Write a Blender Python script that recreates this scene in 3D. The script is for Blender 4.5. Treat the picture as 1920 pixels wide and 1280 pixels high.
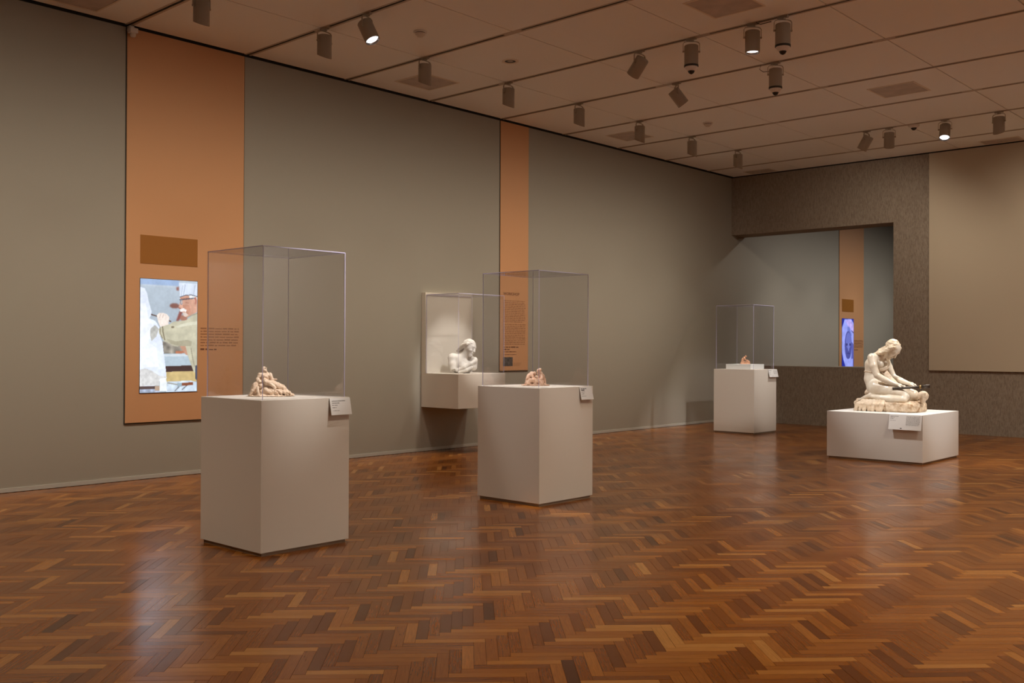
import bpy, bmesh, math, random
import numpy as np
from mathutils import Vector, Matrix, Euler

random.seed(7)
rng = np.random.default_rng(7)
R = math.radians
sc = bpy.context.scene
for _o in list(bpy.data.objects):
    bpy.data.objects.remove(_o)
col = sc.collection

# ------------------------------------------------------------------ camera, world, exposure
CAM = Vector((10.6175, 0.0, 1.5))
YAW, PITCH, ROLL = 0.741561, 0.0058389, 0.0042255
FPX = 1864.67
fw = Vector((-math.sin(YAW) * math.cos(PITCH), math.cos(YAW) * math.cos(PITCH), math.sin(PITCH)))
rt = Vector((math.cos(YAW), math.sin(YAW), 0.0))
up = rt.cross(fw)
rt, up = rt * math.cos(ROLL) + up * math.sin(ROLL), up * math.cos(ROLL) - rt * math.sin(ROLL)
cd = bpy.data.cameras.new('camera')
cam = bpy.data.objects.new('camera', cd)
col.objects.link(cam)
m3 = Matrix((rt, up, -fw)).transposed()
cam.matrix_world = Matrix.Translation(CAM) @ m3.to_4x4()
cd.sensor_fit = 'HORIZONTAL'
cd.sensor_width = 36.0
cd.lens = 36.0 * FPX / 1920.0
cd.clip_start = 0.05
cd.clip_end = 200
sc.camera = cam

world = bpy.data.worlds.new('world')
sc.world = world
world.use_nodes = True
world.node_tree.nodes['Background'].inputs[0].default_value = (0.02, 0.018, 0.016, 1)
world.node_tree.nodes['Background'].inputs[1].default_value = 0.0
sc.view_settings.view_transform = 'Standard'
sc.view_settings.look = 'None'
sc.view_settings.gamma = 1.0
sc.view_settings.use_curve_mapping = False
sc.view_settings.exposure = 0.12
sc.cycles.max_bounces = 5
sc.cycles.diffuse_bounces = 3
sc.cycles.glossy_bounces = 2
sc.cycles.transmission_bounces = 2
sc.cycles.transparent_max_bounces = 14
sc.cycles.caustics_reflective = False
sc.cycles.caustics_refractive = False

# light levels of the lamps in the room (watts)
WASH_W, SPOT_W, FLOOD_W = 20.5, 570.0, 385.0
WARM = (1.0, 0.88, 0.72)
NEUT = (1.0, 0.97, 0.93)

# ------------------------------------------------------------------ dimensions
H = 5.053                 # ceiling height
YB = 18.352               # front face of the back wall
TRK = [5.2339 + 1.5157 * k for k in range(-5, 9)]        # lighting tracks run along x at these y
JNT = [0.0543 + 1.50578 * k for k in range(0, 11)]       # panel joints run along y at these x
X1 = 14.6
Y0 = -3.9
Y2 = 29.0                 # far wall of the next room


# ------------------------------------------------------------------ materials
def srgb(r, g, b):
    f = lambda c: c / 12.92 if c <= 0.04045 else ((c + 0.055) / 1.055) ** 2.4
    return (f(r / 255), f(g / 255), f(b / 255))


class NT:
    def __init__(self, name):
        self.m = bpy.data.materials.new(name)
        self.m.use_nodes = True
        self.t = self.m.node_tree
        self.bsdf = self.t.nodes['Principled BSDF']
        self.out = self.t.nodes['Material Output']

    def n(self, kind, **kw):
        nd = self.t.nodes.new(kind)
        for k, v in kw.items():
            setattr(nd, k, v)
        return nd

    def l(self, a, b):
        self.t.links.new(a, b)


def plain(name, colr, rough=0.5, metal=0.0, spec=0.5, noise=0.0, nscale=8.0, bump=0.0, bscale=200.0, aniso=None):
    k = NT(name)
    b = k.bsdf
    b.inputs['Base Color'].default_value = (*colr, 1)
    b.inputs['Roughness'].default_value = rough
    b.inputs['Metallic'].default_value = metal
    b.inputs['Specular IOR Level'].default_value = spec
    tc = k.n('ShaderNodeTexCoord')
    if noise > 0:
        tx = k.n('ShaderNodeTexNoise')
        tx.inputs['Scale'].default_value = nscale
        tx.inputs['Detail'].default_value = 4
        k.l(tc.outputs['Object'], tx.inputs['Vector'])
        mr = k.n('ShaderNodeMapRange')
        mr.inputs['From Min'].default_value = 0.3
        mr.inputs['From Max'].default_value = 0.7
        mr.inputs['To Min'].default_value = 1 - noise
        mr.inputs['To Max'].default_value = 1 + noise
        k.l(tx.outputs['Fac'], mr.inputs['Value'])
        mx = k.n('ShaderNodeVectorMath', operation='SCALE')
        mx.inputs[0].default_value = colr
        k.l(mr.outputs['Result'], mx.inputs['Scale'])
        k.l(mx.outputs['Vector'], b.inputs['Base Color'])
    if bump > 0:
        tx = k.n('ShaderNodeTexNoise')
        tx.inputs['Scale'].default_value = bscale
        tx.inputs['Detail'].default_value = 3
        if aniso:
            mp = k.n('ShaderNodeMapping')
            mp.inputs['Scale'].default_value = aniso
            k.l(tc.outputs['Object'], mp.inputs['Vector'])
            k.l(mp.outputs['Vector'], tx.inputs['Vector'])
        else:
            k.l(tc.outputs['Object'], tx.inputs['Vector'])
        bp = k.n('ShaderNodeBump')
        bp.inputs['Strength'].default_value = bump
        bp.inputs['Distance'].default_value = 0.01
        k.l(tx.outputs['Fac'], bp.inputs['Height'])
        k.l(bp.outputs['Normal'], b.inputs['Normal'])
    return k.m


def emis(name, colr, strength):
    k = NT(name)
    b = k.bsdf
    b.inputs['Base Color'].default_value = (*colr, 1)
    b.inputs['Emission Color'].default_value = (*colr, 1)
    b.inputs['Emission Strength'].default_value = strength
    return k.m


def wood():
    k = NT('oak_parquet')
    b = k.bsdf
    at = k.n('ShaderNodeAttribute', attribute_name='tint')
    uv = k.n('ShaderNodeUVMap', uv_map='grain')
    ramp = k.n('ShaderNodeValToRGB')
    e = ramp.color_ramp.elements
    e[0].position = 0.0
    e[0].color = (0.078, 0.0235, 0.0050, 1)
    e[1].position = 1.0
    e[1].color = (0.355, 0.155, 0.038, 1)
    for p, c in ((0.25, (0.140, 0.040, 0.0060, 1)), (0.6, (0.212, 0.066, 0.0095, 1)), (0.85, (0.295, 0.105, 0.0175, 1))):
        el = e.new(p)
        el.color = c
    k.l(at.outputs['Fac'], ramp.inputs['Fac'])
    mp = k.n('ShaderNodeMapping')
    mp.inputs['Scale'].default_value = (7, 120, 1)
    k.l(uv.outputs['UV'], mp.inputs['Vector'])
    tx = k.n('ShaderNodeTexNoise')
    tx.inputs['Scale'].default_value = 1.0
    tx.inputs['Detail'].default_value = 3
    tx.inputs['Roughness'].default_value = 0.7
    k.l(mp.outputs['Vector'], tx.inputs['Vector'])
    mr = k.n('ShaderNodeMapRange')
    mr.inputs['From Min'].default_value = 0.3
    mr.inputs['From Max'].default_value = 0.75
    mr.inputs['To Min'].default_value = 0.78
    mr.inputs['To Max'].default_value = 1.20
    k.l(tx.outputs['Fac'], mr.inputs['Value'])
    mx = k.n('ShaderNodeVectorMath', operation='SCALE')
    k.l(ramp.outputs['Color'], mx.inputs[0])
    k.l(mr.outputs['Result'], mx.inputs['Scale'])
    k.l(mx.outputs['Vector'], b.inputs['Base Color'])
    # satin varnish, worn unevenly
    tc = k.n('ShaderNodeNewGeometry')
    n2 = k.n('ShaderNodeTexNoise')
    n2.inputs['Scale'].default_value = 1.3
    n2.inputs['Detail'].default_value = 3
    k.l(tc.outputs['Position'], n2.inputs['Vector'])
    m2 = k.n('ShaderNodeMapRange')
    m2.inputs['From Min'].default_value = 0.3
    m2.inputs['From Max'].default_value = 0.7
    m2.inputs['To Min'].default_value = 0.16
    m2.inputs['To Max'].default_value = 0.27
    k.l(n2.outputs['Fac'], m2.inputs['Value'])
    k.l(m2.outputs['Result'], b.inputs['Roughness'])
    b.inputs['Specular IOR Level'].default_value = 0.30
    bp = k.n('ShaderNodeBump')
    bp.inputs['Strength'].default_value = 0.12
    bp.inputs['Distance'].default_value = 0.002
    k.l(tx.outputs['Fac'], bp.inputs['Height'])
    k.l(bp.outputs['Normal'], b.inputs['Normal'])
    return k.m


def acrylic():
    k = NT('clear_acrylic')
    tr = k.n('ShaderNodeBsdfTransparent')
    tr.inputs['Color'].default_value = (0.975, 0.975, 0.98, 1)
    gl = k.n('ShaderNodeBsdfGlossy')
    gl.inputs['Roughness'].default_value = 0.015
    gl.inputs['Color'].default_value = (0.9, 0.9, 0.95, 1)
    # Schlick reflectance, the same from both sides of the sheet
    ge = k.n('ShaderNodeNewGeometry')
    dt = k.n('ShaderNodeVectorMath', operation='DOT_PRODUCT')
    k.l(ge.outputs['Normal'], dt.inputs[0])
    k.l(ge.outputs['Incoming'], dt.inputs[1])
    ab = k.n('ShaderNodeMath', operation='ABSOLUTE')
    k.l(dt.outputs['Value'], ab.inputs[0])
    om = k.n('ShaderNodeMath', operation='SUBTRACT')
    om.inputs[0].default_value = 1.0
    k.l(ab.outputs['Value'], om.inputs[1])
    pw = k.n('ShaderNodeMath', operation='POWER')
    pw.inputs[1].default_value = 5.0
    k.l(om.outputs['Value'], pw.inputs[0])
    fr = k.n('ShaderNodeMath', operation='MULTIPLY_ADD')
    fr.inputs[1].default_value = 0.965
    fr.inputs[2].default_value = 0.035
    k.l(pw.outputs['Value'], fr.inputs[0])
    mx = k.n('ShaderNodeMixShader')
    k.l(fr.outputs['Value'], mx.inputs['Fac'])
    k.l(tr.outputs['BSDF'], mx.inputs[1])
    k.l(gl.outputs['BSDF'], mx.inputs[2])
    k.l(mx.outputs['Shader'], k.out.inputs['Surface'])
    return k.m


def acrylic_edge():
    k = NT('acrylic_edge')
    tr = k.n('ShaderNodeBsdfTransparent')
    tr.inputs['Color'].default_value = (0.8, 0.8, 0.86, 1)
    df = k.n('ShaderNodeBsdfDiffuse')
    df.inputs['Color'].default_value = (0.66, 0.61, 0.84, 1)
    mx = k.n('ShaderNodeMixShader')
    mx.inputs['Fac'].default_value = 0.62
    k.l(tr.outputs['BSDF'], mx.inputs[1])
    k.l(df.outputs['BSDF'], mx.inputs[2])
    k.l(mx.outputs['Shader'], k.out.inputs['Surface'])
    return k.m


def picture_mat(name, strength):
    k = NT(name)
    at = k.n('ShaderNodeAttribute', attribute_name='picture')
    k.bsdf.inputs['Base Color'].default_value = (0.01, 0.01, 0.012, 1)
    k.bsdf.inputs['Roughness'].default_value = 0.35
    k.l(at.outputs['Color'], k.bsdf.inputs['Emission Color'])
    k.bsdf.inputs['Emission Strength'].default_value = strength
    return k.m


def marble(name, c0, c1, scale, rough, sss=0.0, bump=0.0):
    k = NT(name)
    tc = k.n('ShaderNodeTexCoord')
    tx = k.n('ShaderNodeTexNoise')
    tx.inputs['Scale'].default_value = scale
    tx.inputs['Detail'].default_value = 7
    tx.inputs['Roughness'].default_value = 0.6
    k.l(tc.outputs['Object'], tx.inputs['Vector'])
    rp = k.n('ShaderNodeValToRGB')
    rp.color_ramp.elements[0].position = 0.38
    rp.color_ramp.elements[0].color = (*c0, 1)
    rp.color_ramp.elements[1].position = 0.62
    rp.color_ramp.elements[1].color = (*c1, 1)
    k.l(tx.outputs['Fac'], rp.inputs['Fac'])
    k.l(rp.outputs['Color'], k.bsdf.inputs['Base Color'])
    k.bsdf.inputs['Roughness'].default_value = rough
    if sss:
        k.bsdf.inputs['Subsurface Weight'].default_value = sss
        k.bsdf.inputs['Subsurface Radius'].default_value = (0.02, 0.012, 0.008)
        k.bsdf.inputs['Subsurface Scale'].default_value = 0.4
    if bump:
        t2 = k.n('ShaderNodeTexNoise')
        t2.inputs['Scale'].default_value = 60
        t2.inputs['Detail'].default_value = 4
        k.l(tc.outputs['Object'], t2.inputs['Vector'])
        bp = k.n('ShaderNodeBump')
        bp.inputs['Strength'].default_value = bump
        bp.inputs['Distance'].default_value = 0.01
        k.l(t2.outputs['Fac'], bp.inputs['Height'])
        k.l(bp.outputs['Normal'], k.bsdf.inputs['Normal'])
    return k.m


def ribbed_wall():
    """bush-hammered, vertically striated wall"""
    k = NT('striated_wall')
    tc = k.n('ShaderNodeTexCoord')
    mp = k.n('ShaderNodeMapping')
    mp.inputs['Scale'].default_value = (55, 55, 14)
    k.l(tc.outputs['Object'], mp.inputs['Vector'])
    tx = k.n('ShaderNodeTexNoise')
    tx.inputs['Scale'].default_value = 1.0
    tx.inputs['Detail'].default_value = 6
    tx.inputs['Roughness'].default_value = 0.7
    k.l(mp.outputs['Vector'], tx.inputs['Vector'])
    rp = k.n('ShaderNodeValToRGB')
    rp.color_ramp.elements[0].position = 0.36
    rp.color_ramp.elements[0].color = (0.235, 0.185, 0.142, 1)
    rp.color_ramp.elements[1].position = 0.6
    rp.color_ramp.elements[1].color = (0.345, 0.285, 0.225, 1)
    k.l(tx.outputs['Fac'], rp.inputs['Fac'])
    k.l(rp.outputs['Color'], k.bsdf.inputs['Base Color'])
    k.bsdf.inputs['Roughness'].default_value = 0.95
    k.bsdf.inputs['Specular IOR Level'].default_value = 0.1
    bp = k.n('ShaderNodeBump')
    bp.inputs['Strength'].default_value = 0.7
    bp.inputs['Distance'].default_value = 0.02
    k.l(tx.outputs['Fac'], bp.inputs['Height'])
    k.l(bp.outputs['Normal'], k.bsdf.inputs['Normal'])
    return k.m


M = {}
M['wall'] = plain('grey_green_paint', (0.335, 0.305, 0.252), 0.75, spec=0.25)
M['orange'] = plain('orange_graphic', (0.58, 0.30, 0.145), 0.6, spec=0.3)
M['orange_dark'] = plain('dark_orange_print', (0.315, 0.122, 0.022), 0.45, spec=0.4)
M['ink'] = plain('brown_ink', (0.16, 0.055, 0.022), 0.7)
M['ink_soft'] = plain('soft_brown_ink', (0.33, 0.145, 0.062), 0.7)
M['black_ink'] = plain('black_ink', (0.05, 0.045, 0.042), 0.7)
M['grey_ink'] = plain('grey_ink', (0.28, 0.26, 0.25), 0.7)
M['seam'] = plain('shadow_seam', (0.05, 0.045, 0.035), 0.8)
M['base_strip'] = plain('pale_base_strip', (0.46, 0.44, 0.39), 0.5)
M['board'] = plain('beige_board', (0.52, 0.44, 0.33), 0.8, spec=0.2)
M['white_wall'] = plain('white_wall_paint', (0.74, 0.70, 0.63), 0.8, spec=0.2)
M['rib'] = ribbed_wall()
M['sill'] = plain('pale_sill', (0.36, 0.33, 0.28), 0.7)
M['ceil'] = plain('ceiling_panel_paint', (0.85, 0.845, 0.825), 0.85, spec=0.2)
M['plenum'] = plain('plenum_dark', (0.012, 0.010, 0.009), 0.9)
M['flange'] = plain('track_metal', (0.46, 0.38, 0.30), 0.5, spec=0.4)
M['slot'] = plain('track_slot_and_gap_shade', (0.008, 0.007, 0.006), 0.8)
M['wood'] = wood()
M['subfloor'] = plain('subfloor_dark', (0.03, 0.014, 0.007), 0.9)
M['ped'] = plain('cream_pedestal_paint', (0.70, 0.635, 0.555), 0.5, spec=0.35)
M['ped_white'] = plain('white_plinth_paint', (0.76, 0.73, 0.69), 0.45, spec=0.4)
M['backing'] = plain('cream_backing_board', (0.72, 0.66, 0.56), 0.55)
M['deck'] = plain('white_display_deck', (0.80, 0.80, 0.78), 0.5)
M['kick'] = plain('tan_toe_kick', (0.36, 0.28, 0.20), 0.6)
M['acr'] = acrylic()
M['acr_edge'] = acrylic_edge()
M['card'] = plain('card_stock', (0.74, 0.71, 0.68), 0.6)
M['lampbody'] = plain('lamp_bronze_grey', (0.34, 0.285, 0.225), 0.45, spec=0.5)
M['lamparm'] = plain('lamp_arm_grey', (0.38, 0.32, 0.25), 0.45)
M['lampdark'] = plain('lamp_inner_black', (0.02, 0.018, 0.016), 0.5)
M['lens'] = emis('lamp_lens_lit', (0.90, 0.95, 1.0), 2.5)
M['lensrim'] = plain('reflector_rim', (0.55, 0.55, 0.55), 0.25, metal=1.0)
M['offwhite'] = plain('offwhite_plastic', (0.62, 0.56, 0.49), 0.45)
M['camwhite'] = plain('camera_white', (0.72, 0.66, 0.62), 0.4)
M['dome'] = plain('smoked_dome', (0.012, 0.012, 0.014), 0.12)
M['grille'] = plain('grille_grey', (0.50, 0.43, 0.38), 0.7, noise=0.14, nscale=5)
M['grille_frame'] = plain('grille_frame_paint', (0.74, 0.66, 0.56), 0.7)
M['clay'] = marble('pale_terracotta', (0.66, 0.47, 0.33), (0.80, 0.63, 0.48), 30, 0.85, bump=0.3)
M['clay2'] = marble('pink_terracotta', (0.64, 0.37, 0.24), (0.80, 0.57, 0.43), 30, 0.85, bump=0.3)
M['clay3'] = marble('orange_terracotta', (0.55, 0.26, 0.14), (0.68, 0.38, 0.23), 30, 0.8, bump=0.3)
M['marble'] = marble('cream_marble', (0.66, 0.55, 0.42), (0.78, 0.70, 0.58), 7, 0.28)
M['marble_hair'] = marble('cream_marble_hair', (0.60, 0.46, 0.31), (0.72, 0.60, 0.44), 12, 0.45)
M['rock'] = marble('veined_rock', (0.42, 0.26, 0.14), (0.74, 0.60, 0.45), 9, 0.8, bump=0.7)
M['drape'] = marble('marble_cloth', (0.60, 0.45, 0.31), (0.70, 0.57, 0.43), 8, 0.6)
M['bronze'] = plain('dark_bronze', (0.085, 0.07, 0.058), 0.4, metal=0.8)
M['gilt'] = plain('worn_gilt', (0.34, 0.22, 0.09), 0.4, metal=0.8)
M['plaster'] = marble('white_plaster', (0.74, 0.70, 0.64), (0.82, 0.79, 0.74), 14, 0.7)
M['bezel'] = plain('screen_bezel', (0.02, 0.018, 0.016), 0.4)
M['pic1'] = picture_mat('screen_picture_carver', 1.15)
M['pic3'] = picture_mat('screen_picture_blue', 1.0)


# ------------------------------------------------------------------ mesh helpers
class MB:
    """collects boxes, tubes and lathes; build() links them as ONE mesh object"""

    def __init__(self):
        self.v, self.f, self.mi, self.sm = [], [], [], []

    def add(self, vs, fs, mi=0, smooth=False, mat=None):
        o = len(self.v)
        if mat is not None:
            vs = [tuple(mat @ Vector(p)) for p in vs]
        self.v += [tuple(p) for p in vs]
        self.f += [tuple(i + o for i in f) for f in fs]
        self.mi += [mi] * len(fs)
        self.sm += [smooth] * len(fs)
        return self

    def box(self, a, b, mi=0, mat=None):
        (x0, y0, z0), (x1, y1, z1) = a, b
        vs = [(x0, y0, z0), (x1, y0, z0), (x1, y1, z0), (x0, y1, z0), (x0, y0, z1), (x1, y0, z1), (x1, y1, z1), (x0, y1, z1)]
        fs = [(0, 3, 2, 1), (4, 5, 6, 7), (0, 1, 5, 4), (1, 2, 6, 5), (2, 3, 7, 6), (3, 0, 4, 7)]
        return self.add(vs, fs, mi, False, mat)

    def quad(self, a, b, c, d, mi=0):
        return self.add([a, b, c, d], [(0, 1, 2, 3)], mi)

    def lathe(self, prof, seg=24, mi=0, mat=None, cut=None, smooth=True):
        """prof: list of (r, z). closed ends where r==0"""
        vs, fs, rings = [], [], []
        for r, z in prof:
            if r <= 1e-6:
                rings.append([len(vs)])
                vs.append((0, 0, z))
            else:
                st = len(vs)
                for i in range(seg):
                    a = 2 * math.pi * i / seg
                    zz = z if cut is None else cut(r * math.cos(a), r * math.sin(a), z)
                    vs.append((r * math.cos(a), r * math.sin(a), zz))
                rings.append(list(range(st, st + seg)))
        for A, B in zip(rings[:-1], rings[1:]):
            if len(A) == 1 and len(B) == 1:
                continue
            for i in range(seg):
                j = (i + 1) % seg
                if len(A) == 1:
                    fs.append((A[0], B[i], B[j]))
                elif len(B) == 1:
                    fs.append((A[i], B[0], A[j]))
                else:
                    fs.append((A[i], B[i], B[j], A[j]))
        return self.add(vs, fs, mi, smooth, mat)

    def tube(self, pts, r, seg=8, mi=0):
        """polyline tube, r float or list"""
        pts = [Vector(p) for p in pts]
        n = len(pts)
        rs = r if isinstance(r, (list, tuple)) else [r] * n
        vs, fs = [], []
        ref = Vector((0, 0, 1))
        for i, p in enumerate(pts):
            d = (pts[min(i + 1, n - 1)] - pts[max(i - 1, 0)]).normalized()
            a = d.cross(ref)
            if a.length < 0.05:
                a = d.cross(Vector((0, 1, 0)))
            a.normalize()
            b = d.cross(a).normalized()
            for j in range(seg):
                t = 2 * math.pi * j / seg
                vs.append(tuple(p + (a * math.cos(t) + b * math.sin(t)) * rs[i]))
        for i in range(n - 1):
            for j in range(seg):
                k = (j + 1) % seg
                fs.append((i * seg + j, i * seg + k, (i + 1) * seg + k, (i + 1) * seg + j))
        fs.append(tuple(reversed(range(seg))))
        fs.append(tuple(range((n - 1) * seg, n * seg)))
        return self.add(vs, fs, mi, True)

    def mesh(self, name, mats):
        me = bpy.data.meshes.new(name)
        me.from_pydata(self.v, [], self.f)
        for m in (mats if isinstance(mats, (list, tuple)) else [mats]):
            me.materials.append(m)
        me.polygons.foreach_set('material_index', self.mi)
        me.polygons.foreach_set('use_smooth', self.sm)
        bm = bmesh.new()
        bm.from_mesh(me)
        bmesh.ops.recalc_face_normals(bm, faces=bm.faces)
        bm.to_mesh(me)
        bm.free()
        me.update()
        return me

    def build(self, name, mats, parent=None, loc=None, bevel=0.0):
        o = bpy.data.objects.new(name, self.mesh(name, mats))
        col.objects.link(o)
        if parent is not None:
            o.parent = parent
        if loc is not None:
            o.location = loc
        if bevel:
            bv = o.modifiers.new('bevel', 'BEVEL')
            bv.width = bevel
            bv.segments = 2
            bv.limit_method = 'ANGLE'
        return o


def tag(o, label=None, cat=None, group=None, kind=None):
    if label:
        o['label'] = label
    if cat:
        o['category'] = cat
    if group:
        o['group'] = group
    if kind:
        o['kind'] = kind
    return o


def empty(name, loc=(0, 0, 0), rz=0.0):
    o = bpy.data.objects.new(name, None)
    o.empty_display_size = 0.1
    col.objects.link(o)
    o.location = loc
    o.rotation_euler = (0, 0, rz)
    return o


def link_mesh(name, me, parent=None, loc=None):
    o = bpy.data.objects.new(name, me)
    col.objects.link(o)
    if parent is not None:
        o.parent = parent
    if loc is not None:
        o.location = loc
    return o


def spot_light(name, parent, loc, target_dir, watts, size_deg, blend, colr, radius=0.05):
    ld = bpy.data.lights.new(name, 'SPOT')
    ld.energy = watts
    ld.spot_size = R(size_deg)
    ld.spot_blend = blend
    ld.color = colr
    ld.shadow_soft_size = radius
    ld.cycles.use_multiple_importance_sampling = False
    o = bpy.data.objects.new(name, ld)
    col.objects.link(o)
    o.parent = parent
    o.location = loc
    o.rotation_euler = Vector(target_dir).to_track_quat('-Z', 'Y').to_euler()
    return o


# ------------------------------------------------------------------ setting: floor with herringbone planks
def project(p):
    d = Vector(p) - CAM
    k = d.dot(fw)
    if k < 0.1:
        return None
    return (960 + FPX * d.dot(rt) / k, 640 - FPX * d.dot(up) / k, k)


PW, PN = 0.0595, 6
PL = PW * PN
FLOOR_ANG = R(45.0)          # boards lie diagonally to the walls


def build_floor():
    slab = MB().box((-0.02, Y0, -0.12), (X1, Y2, -0.012))
    floor = slab.build('floor', M['subfloor'])
    tag(floor, kind='structure')
    ca, sa = math.cos(FLOOR_ANG), math.sin(FLOOR_ANG)
    cx, cy = 7.3517, 3.9869      # a plank corner seen in the photo
    planks = []      # (centre x, centre y, angle)
    n = PN
    rng_c = 345
    for r in range(-rng_c, rng_c):
        for k in range(-40, 40):
            c0 = r + 2 * n * k
            if abs(c0) > rng_c:
                continue
            planks.append(((c0 + n / 2) * PW, (r + 0.5) * PW, 0))
    for c in range(-rng_c, rng_c):
        for k in range(-40, 40):
            r0 = c - 2 * n + 1 + 2 * n * k
            if abs(r0) > rng_c:
                continue
            planks.append(((c + 0.5) * PW, (r0 + n / 2) * PW, 1))
    out = []
    for a, b, o in planks:
        x = cx + a * ca - b * sa
        y = cy + a * sa + b * ca
        if x < 0.0 or y < Y0 + 0.3 or y > 23.5 or x > X1 - 0.3:
            continue
        pr = project((x, y, 0))
        if pr is None:
            pr = (-1e4, 1e4, 50.0)
        # fully seen?  (largest in the photo come first)
        inside = 10 < pr[0] < 1910 and pr[1] < 1268
        out.append((pr[2] if inside else 1e3 + pr[2], x, y, FLOOR_ANG + (math.pi / 2 if o else 0), o))
    out.sort()
    hw, hl, g = PW / 2 - 0.0005, PL / 2 - 0.0005, 0.0009

    def plank_geo(rs, cross_laid):
        tint = float(np.clip(rs.normal(0.44 if cross_laid else 0.58, 0.17), 0, 1))  # grain sheen put into the colour: cross-laid boards darker, the rest lighter
        if rs.random() < 0.06:
            tint = float(rs.uniform(0.8, 1.0))
        dz = float(rs.uniform(-0.0005, 0.0005))
        tx, ty = float(rs.normal(0, 0.0035)), float(rs.normal(0, 0.0012))
        vs = []
        for sx, sy in ((-1, -1), (1, -1), (1, 1), (-1, 1)):
            vs.append((sx * hl, sy * hw, -0.012))
        for sx, sy in ((-1, -1), (1, -1), (1, 1), (-1, 1)):
            vs.append((sx * (hl - g * 0.3), sy * (hw - g * 0.3), -0.0005 + dz * 0.6 + sy * hw * tx + sx * hl * ty * 0.3))
        fs = [(4, 5, 6, 7), (0, 1, 5, 4), (1, 2, 6, 5), (2, 3, 7, 6), (3, 0, 4, 7)]
        off = (float(rs.uniform(0, 40)), float(rs.uniform(0, 40)))
        return vs, fs, tint, off

    def finish(me, tints, offs, locs):
        ca_ = me.color_attributes.new('tint', 'FLOAT_COLOR', 'CORNER')
        uv = me.uv_layers.new(name='grain')
        nl = len(me.loops)
        cols = np.ones((nl, 4), np.float32)
        cols[:, :3] = np.repeat(np.array(tints, np.float32), 20)[:nl, None]
        ca_.data.foreach_set('color', cols.ravel())
        uv.data.foreach_set('uv', np.asarray(locs, np.float32).ravel())
        me.materials.append(M['wood'])

    rs = np.random.default_rng(11)
    variants = []
    for i in range(60):
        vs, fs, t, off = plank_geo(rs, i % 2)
        me = bpy.data.meshes.new('plank')
        me.from_pydata(vs, [], fs)
        uvs = [(vs[li][0] + off[0], vs[li][1] + off[1]) for f in fs for li in f]
        finish(me, [t], None, uvs)
        variants.append(me)
    for i, (d, x, y, a, is_cross) in enumerate(out[:300]):
        o = bpy.data.objects.new('plank', variants[2 * int(rs.integers(30)) + is_cross])
        col.objects.link(o)
        o.parent = floor
        o.location = (x, y, 0)
        o.rotation_euler = (0, 0, a + (math.pi if rs.random() < 0.5 else 0))
    V, F, T, U = [], [], [], []
    for d, x, y, a, is_cross in out[300:]:
        vs, fs, t, off = plank_geo(rs, is_cross)
        b0 = len(V)
        c_, s_ = math.cos(a), math.sin(a)
        V += [(x + p[0] * c_ - p[1] * s_, y + p[0] * s_ + p[1] * c_, p[2]) for p in vs]
        F += [tuple(i + b0 for i in f) for f in fs]
        T.append(t)
        U += [(vs[li][0] + off[0], vs[li][1] + off[1]) for f in fs for li in f]
    me = bpy.data.meshes.new('parquet_planks')
    me.from_pydata(V, [], F)
    finish(me, T, None, U)
    o = link_mesh('parquet_planks', me, floor)
    tag(o, kind='stuff')


build_floor()


# ------------------------------------------------------------------ setting: ceiling, tracks
def build_ceiling():
    ce = MB().box((-0.2, Y0 - 0.2, H + 0.07), (X1 + 0.2, Y2 + 0.2, H + 0.2)).build('ceiling', M['plenum'])
    tag(ce, kind='structure')
    ys = TRK + [TRK[-1] + 1.5157]
    mesh_cache = {}
    for i in range(len(ys) - 1):
        a, b = ys[i] + 0.046, ys[i + 1] - 0.046
        if b > YB - 0.03:
            b = YB - 0.035
        for j in range(len(JNT) - 1):
            xa, xb = JNT[j] + 0.0065, JNT[j + 1] - 0.0065
            if xb > X1:
                continue
            key = (round(xb - xa, 3), round(b - a, 3))
            if key not in mesh_cache:
                w, d = key
                mesh_cache[key] = MB().box((0, 0, 0), (w, d, 0.045)).mesh('ceiling_panel', M['ceil'])
            link_mesh('ceiling_panel', mesh_cache[key], ce, (xa, a, H))
    # next room's ceiling, only seen by its light
    MBn = MB().box((0.04, YB + 0.6, H), (X1, Y2, H + 0.045))
    MBn.build('ceiling_panel', M['ceil'], ce)
    for i, y in enumerate(TRK):
        t = MB()
        x0, x1 = 0.04, X1 - 0.3
        t.box((x0, y - 0.046, H - 0.001), (x1, y - 0.017, H + 0.04), 0)
        t.box((x0, y + 0.017, H - 0.001), (x1, y + 0.046, H + 0.04), 0)
        t.box((x0, y - 0.017, H + 0.006), (x1, y + 0.017, H + 0.04), 1)
        # blank joiner pieces near some panel joints, as on the real track
        for j, x in enumerate(JNT[1:]):
            if (i + j) % 2 == 0:
                t.box((x - 0.16, y - 0.017, H - 0.001), (x + 0.10, y + 0.017, H + 0.006), 0)
        o = t.build('trim_%d' % (i + 1), [M['flange'], M['slot']])
        tag(o, kind='structure')


build_ceiling()


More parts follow.
